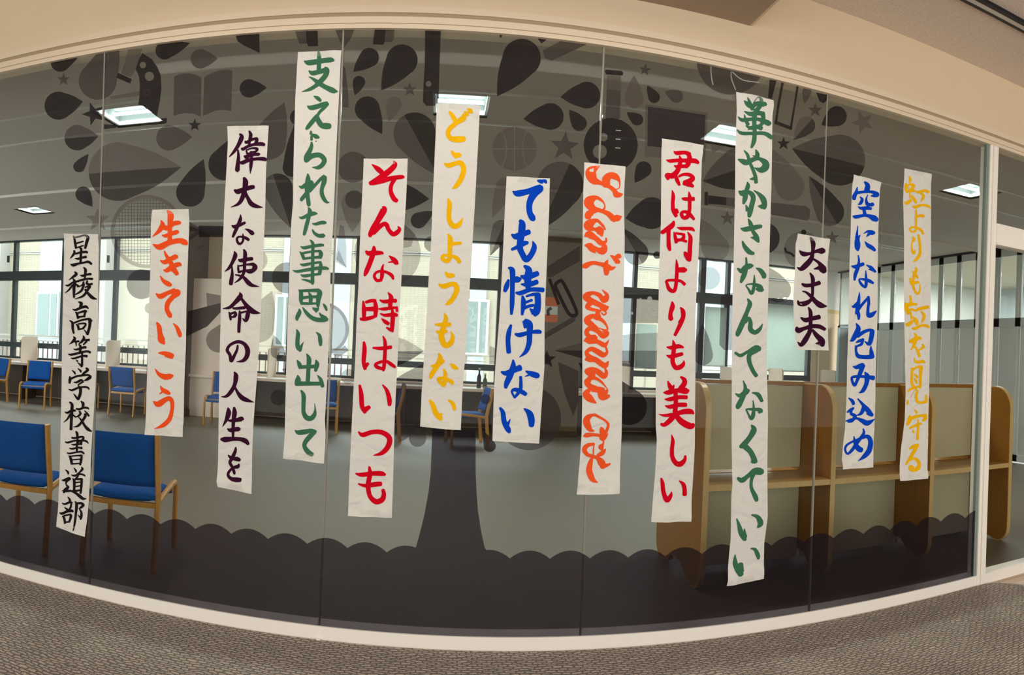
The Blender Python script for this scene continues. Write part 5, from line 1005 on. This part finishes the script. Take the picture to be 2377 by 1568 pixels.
な:192 22 16 200 100 28 185 190 46 150 290 44 138 365 26;100 170 20 150 180 48 210 160 46 262 140 44;305 155 10 370 190 40 430 250 30;335 215 8 400 220 50;295 232 10 300 330 32 300 420 40 285 465 30 230 420 34 205 355 20 290 360 34 350 380 44 400 410 28
れ:208 540 10 195 650 40 175 780 50 195 860 44 195 915 26;100 730 14 130 735 44 190 680 44;150 840 14 180 780 50 240 710 36 330 610 30;330 600 34 335 680 36 325 780 36 330 860 50 380 850 60 440 800 16
包:160 972 12 190 1040 60 160 1120 66 110 1200 50 72 1220 6;180 1150 50 270 1090 44 350 1065 36 390 1080 50;385 1080 60 370 1180 60 340 1260 50 280 1225 10;160 1240 14 200 1220 36 260 1200 36;255 1190 30 235 1260 36 175 1290 24;160 1290 30 160 1370 32 190 1430 50 280 1445 50 370 1440 56 400 1440 40;365 1290 10 370 1370 50 385 1440 60
@1945 820 5.6
み:195 175 14 240 185 46 310 160 56 330 160 40;325 160 50 290 250 50 250 350 36 215 420 34 185 370 32 180 320 30 240 305 34 350 308 36 460 325 56;345 250 14 375 300 60 365 400 50 320 490 44 270 518 8
込:135 585 12 180 620 40 200 665 36;115 770 14 160 745 40 200 715 24;175 740 24 170 790 34 220 820 40 180 880 36 130 895 24;105 885 16 160 870 32 240 850 26 310 880 50 380 910 62 475 858 6;255 595 16 320 670 36 380 740 60 440 810 40;340 690 50 300 780 40 240 812 8;365 790 8 410 800 40
め:325 985 16 330 1050 34 250 1160 40 180 1260 36 120 1310 26 90 1260 26 110 1200 26 190 1150 24 290 1110 30 380 1085 46 420 1150 56 400 1260 60 330 1340 46 245 1400 6;205 1085 12 220 1170 40 260 1240 66 300 1260 60
#yellow
@2080 390 6.5333
虹:188 132 14 207 180 36 200 215 30;145 235 20 145 310 44 165 375 24;150 300 30 200 250 26 260 265 44;265 265 40 240 320 40 220 350 30;160 365 24 220 350 34 275 350 40;190 300 14 205 400 18 210 460 20;120 520 14 160 535 46 220 490 36;235 420 20 270 480 44 300 530 28;298 355 14 340 370 40 430 345 34 480 370 46;375 385 24 410 430 36 385 490 24 372 515 6;245 580 16 290 595 44 380 565 34 460 575 34 515 605 24
よ:295 640 24 298 760 32 298 880 28 290 955 28 240 970 24 205 930 24 240 900 24 300 905 26 370 940 36 410 1005 24;300 748 30 360 725 36 410 735 44
り:250 1050 26 265 1090 44 240 1130 20 232 1200 20 245 1270 36 270 1300 34;270 1290 40 285 1245 8;335 1015 26 348 1100 34 358 1220 34 350 1320 40 300 1390 40 268 1425 16
@2080 610 6.5333
も:290 75 22 300 120 40 270 170 36 255 260 34 250 340 34 280 430 30 320 475 30 355 420 22 355 330 12;240 130 10 280 170 40 320 235 30;205 235 20 225 300 44 250 330 40;230 325 40 290 305 40 335 300 30
虹:210 505 26 220 560 32 220 630 30;140 610 26 150 690 60 185 770 50;150 660 60 220 630 50 310 635 28;190 715 30 250 715 30 310 735 24;215 750 24 232 850 24;140 930 20 180 940 56 250 885 36;255 825 20 300 880 56 315 940 40;320 710 40 400 690 44 480 675 46;375 740 18 420 800 40 410 860 36 380 920 10;245 995 26 290 1000 40 380 955 34 460 960 40 495 985 24
を:275 1070 14 300 1120 40 280 1210 56 255 1280 24 222 1325 12;205 1200 40 260 1180 66 340 1145 46 375 1155 30;240 1290 24 290 1285 24 330 1360 40 350 1425 36;395 1240 20 410 1280 40 345 1330 14;275 1440 8 275 1490 20 320 1510 40 400 1500 40 428 1520 24
@2075 840 5.6
見:232 85 26 230 170 32 228 270 32 255 325 30;235 110 26 300 70 26 350 70 40;350 70 46 340 180 34 340 280 30 335 345 20;265 160 10 290 190 30 305 212 16;265 215 10 280 245 30 295 282 14;180 385 18 230 350 30 330 320 22;280 350 14 300 385 24 285 440 30 295 510 32 340 535 30 420 520 34;415 435 20 418 500 34;272 360 4 210 470 4;180 500 14 173 550 24
守:268 625 14 295 665 30;205 705 24 200 760 50 175 820 32;215 740 44 300 710 34 390 700 30;400 690 40 400 740 44 370 770 24;205 865 26 270 835 30 350 805 26;310 750 14 312 850 24 305 940 26 300 1010 30;240 890 14 255 920 28
る:200 1135 18 250 1105 44 310 1080 30;300 1090 40 240 1200 40 155 1335 22;180 1300 20 240 1260 28 300 1280 36 325 1340 40 290 1395 44 230 1410 40 200 1385 30 220 1360 30 250 1375 24'''
inkc = dict(black=(0.012, 0.008, 0.010), orange=(0.88, 0.085, 0.015), plum=(0.035, 0.004, 0.022), green=(0.045, 0.16, 0.085), red=(0.64, 0.0, 0.014), yellow=(0.88, 0.48, 0.003), blue=(0.0, 0.055, 0.55), coral=(0.90, 0.10, 0.022))
inkm = {k: mat('ink_'+k, v, 0.8, 0.08, 14, 0.16) for k, v in inkc.items()}
pm = mat('washi_paper', (0.71, 0.71, 0.68), 0.5, 0.3, 3, 0.015, 0.5, 9)
_nt = pm.node_tree; _b = _nt.nodes['Principled BSDF']; _tc = _nt.nodes.new('ShaderNodeTexCoord'); _n = _nt.nodes.new('ShaderNodeTexNoise')
_n.inputs['Scale'].default_value = 4.5; _n.inputs['Detail'].default_value = 2.5; _n.inputs['Distortion'].default_value = 1.6
_m = _nt.nodes.new('ShaderNodeMath'); _m.operation = 'ABSOLUTE'; _s = _nt.nodes.new('ShaderNodeMath'); _s.operation = 'SUBTRACT'; _s.inputs[1].default_value = 0.5
_bp = _nt.nodes.new('ShaderNodeBump'); _bp.inputs['Strength'].default_value = 0.35; _bp.inputs['Distance'].default_value = 0.05
_nt.links.new(_tc.outputs['Object'], _n.inputs['Vector']); _nt.links.new(_n.outputs[0], _s.inputs[0]); _nt.links.new(_s.outputs[0], _m.inputs[0]); _nt.links.new(_m.outputs[0], _bp.inputs['Height'])
_nt.links.new(_bp.outputs[0], _b.inputs['Normal'])
labels = ['narrow white paper banner with small black brush writing, leftmost of all banners', 'short white banner with orange brush writing, second from the left', 'white banner with purple black writing left of the tall green one', 'tall white banner with green writing in the left half, reaching near the top frame',
 'white banner with red writing between the tall green and the yellow one', 'white banner with yellow writing hanging under a lit lamp in the middle', 'white banner with blue writing right of the middle yellow banner', 'white banner with sideways coral cursive writing, the only one in Latin letters',
 'white banner with red writing in the right half, left of the tallest banner', 'tallest white banner with green writing, in the right half', 'shortest white banner with three purple black characters', 'narrow white banner with blue writing, second from the right', 'narrow white banner with yellow writing, rightmost of all banners']
def relief(X, Z, seed, z0, z1, x0, x1):
    u = (Z-z0)/(z1-z0); e = math.exp(-((1-u)*(z1-z0)/0.06)**2)+1.6*math.exp(-(u*(z1-z0)/0.07)**2)
    h = 0.0022*(noise.noise(Vector((X*5, Z*3.2, seed)))+0.6) + 0.0012*(noise.noise(Vector((X*16, Z*11, seed+9)))+0.6)
    h += e*0.010*(noise.noise(Vector((X*14, Z*20, seed+3)))+0.7)
    for k in range(4):           # a few flattened fold lines
        zf = z0+(z1-z0)*(0.18+0.21*k+0.05*math.sin(seed*3+k)); h += 0.0018*max(0, 1-abs(Z-zf-(X-x0)*0.08)/0.012)
    return max(0.0005, h)
ink_lines = INK.strip().split('\n'); bi = -1; banners = []
papers = [[tuple(map(float, r.split())) for r in l.split(',')] for l in PAPER.strip().split('\n')]
PYB = GY-0.0085
info = []
for i, rows in enumerate(papers):
    ctr = onY((rows[0][0]+rows[0][2])/2, rows[-1][1], PYB)
    bn = empty('banner', (ctr.x, PYB, ctr.z), label=labels[i], cat='banner'); inv = Matrix.Translation(-ctr)
    WL = [onY(r[0], r[1], PYB) for r in rows]; WR = [onY(r[2], r[3], PYB) for r in rows]
    z0 = min(WL[-1].z, WR[-1].z); z1 = max(WL[0].z, WR[0].z); x0 = WL[-1].x; x1 = WR[0].x; seed = i*7.3
    mb = MB(); nc = 14; cnt = 0
    for j in range(len(rows)-1):
        ns = max(2, int(abs(WL[j].z-WL[j+1].z)/0.012))
        for s_ in range(ns + (1 if j == len(rows)-2 else 0)):
            t = s_/ns; a = WL[j].lerp(WL[j+1], t); b = WR[j].lerp(WR[j+1], t)
            for c_ in range(nc+1):
                p = a.lerp(b, c_/nc); mb.v.append((p.x, PYB-relief(p.x, p.z, seed, z0, z1, x0, x1), p.z))
            cnt += 1
    for r in range(cnt-1):
        for c_ in range(nc):
            n = r*(nc+1)+c_; mb.f.append((n, n+nc+1, n+nc+2, n+1))
    sh = mb.build('paper', pm, bn, smooth=True, recalc=False); sh.matrix_parent_inverse = inv
    for top in (True, False):     # clear tape over both ends
        j = 0 if top else -1; a, b = WL[j], WR[j]; c_ = a.lerp(b, 0.5); wd = (b-a).length*0.22; zc = c_.z + (-0.012 if top else 0.022)
        tb = MB(); n = 6
        for r in range(3):
            for k in range(n+1):
                X = c_.x-wd+2*wd*k/n; Z = zc-0.012+0.012*r; tb.v.append((X, PYB-relief(X, Z, seed, z0, z1, x0, x1)-0.0022, Z))
        for r in range(2):
            for k in range(n): q_ = r*(n+1)+k; tb.f.append((q_, q_+1, q_+n+2, q_+n+1))
        o = tb.build('tape', M['tape'], bn, recalc=False); o.matrix_parent_inverse = inv
    info.append((bn, inv, seed, z0, z1, x0, x1))
cur = None
for line in ink_lines:
    if line[0] == '#': bi += 1; col = inkm[line[1:]]; bn, inv, seed, z0, z1, x0, x1 = info[bi]; continue
    if line[0] == '@': t = line[1:].split(); ox, oy, sc_ = map(float, t); continue
    strokes = line.split(':')[1].split(';'); mb = MB()
    for si, st in enumerate(strokes):
        v = list(map(float, st.split())); pts = [(ox+v[k]/sc_, oy+v[k+1]/sc_, v[k+2]/sc_*1.09+0.22) for k in range(0, len(v), 3)]
        if len(pts) == 1: pts.append((pts[0][0]+0.5, pts[0][1]+0.5, pts[0][2]))
        seg = catmull(pts, 6)
        # brush ends: round caps
        def cap_pts(p, q_, w_):
            d = math.hypot(p[0]-q_[0], p[1]-q_[1]) or 1; ux, uy = (p[0]-q_[0])/d, (p[1]-q_[1])/d; r = w_/2*0.62
            return [(p[0]+ux*r*math.sin(a), p[1]+uy*r*math.sin(a), w_*math.cos(a)) for a in (0.5, 0.95, 1.35)]
        seg = cap_pts(seg[0], seg[1], seg[0][2])[::-1] + seg + cap_pts(seg[-1], seg[-2], seg[-1][2])
        L, R = ribbon_px(seg); n0 = len(mb.v); lift = 0.0014+0.00008*si
        for a, b in zip(L, R):
            for p_ in (a, b): w_ = onY(p_[0], p_[1], PYB); mb.v.append((w_.x, PYB-relief(w_.x, w_.z, seed, z0, z1, x0, x1)-lift, w_.z))
        for k in range(len(L)-1): mb.f.append((n0+2*k, n0+2*k+1, n0+2*k+3, n0+2*k+2))
    o = mb.build('character', col, bn, recalc=False); o.matrix_parent_inverse = inv
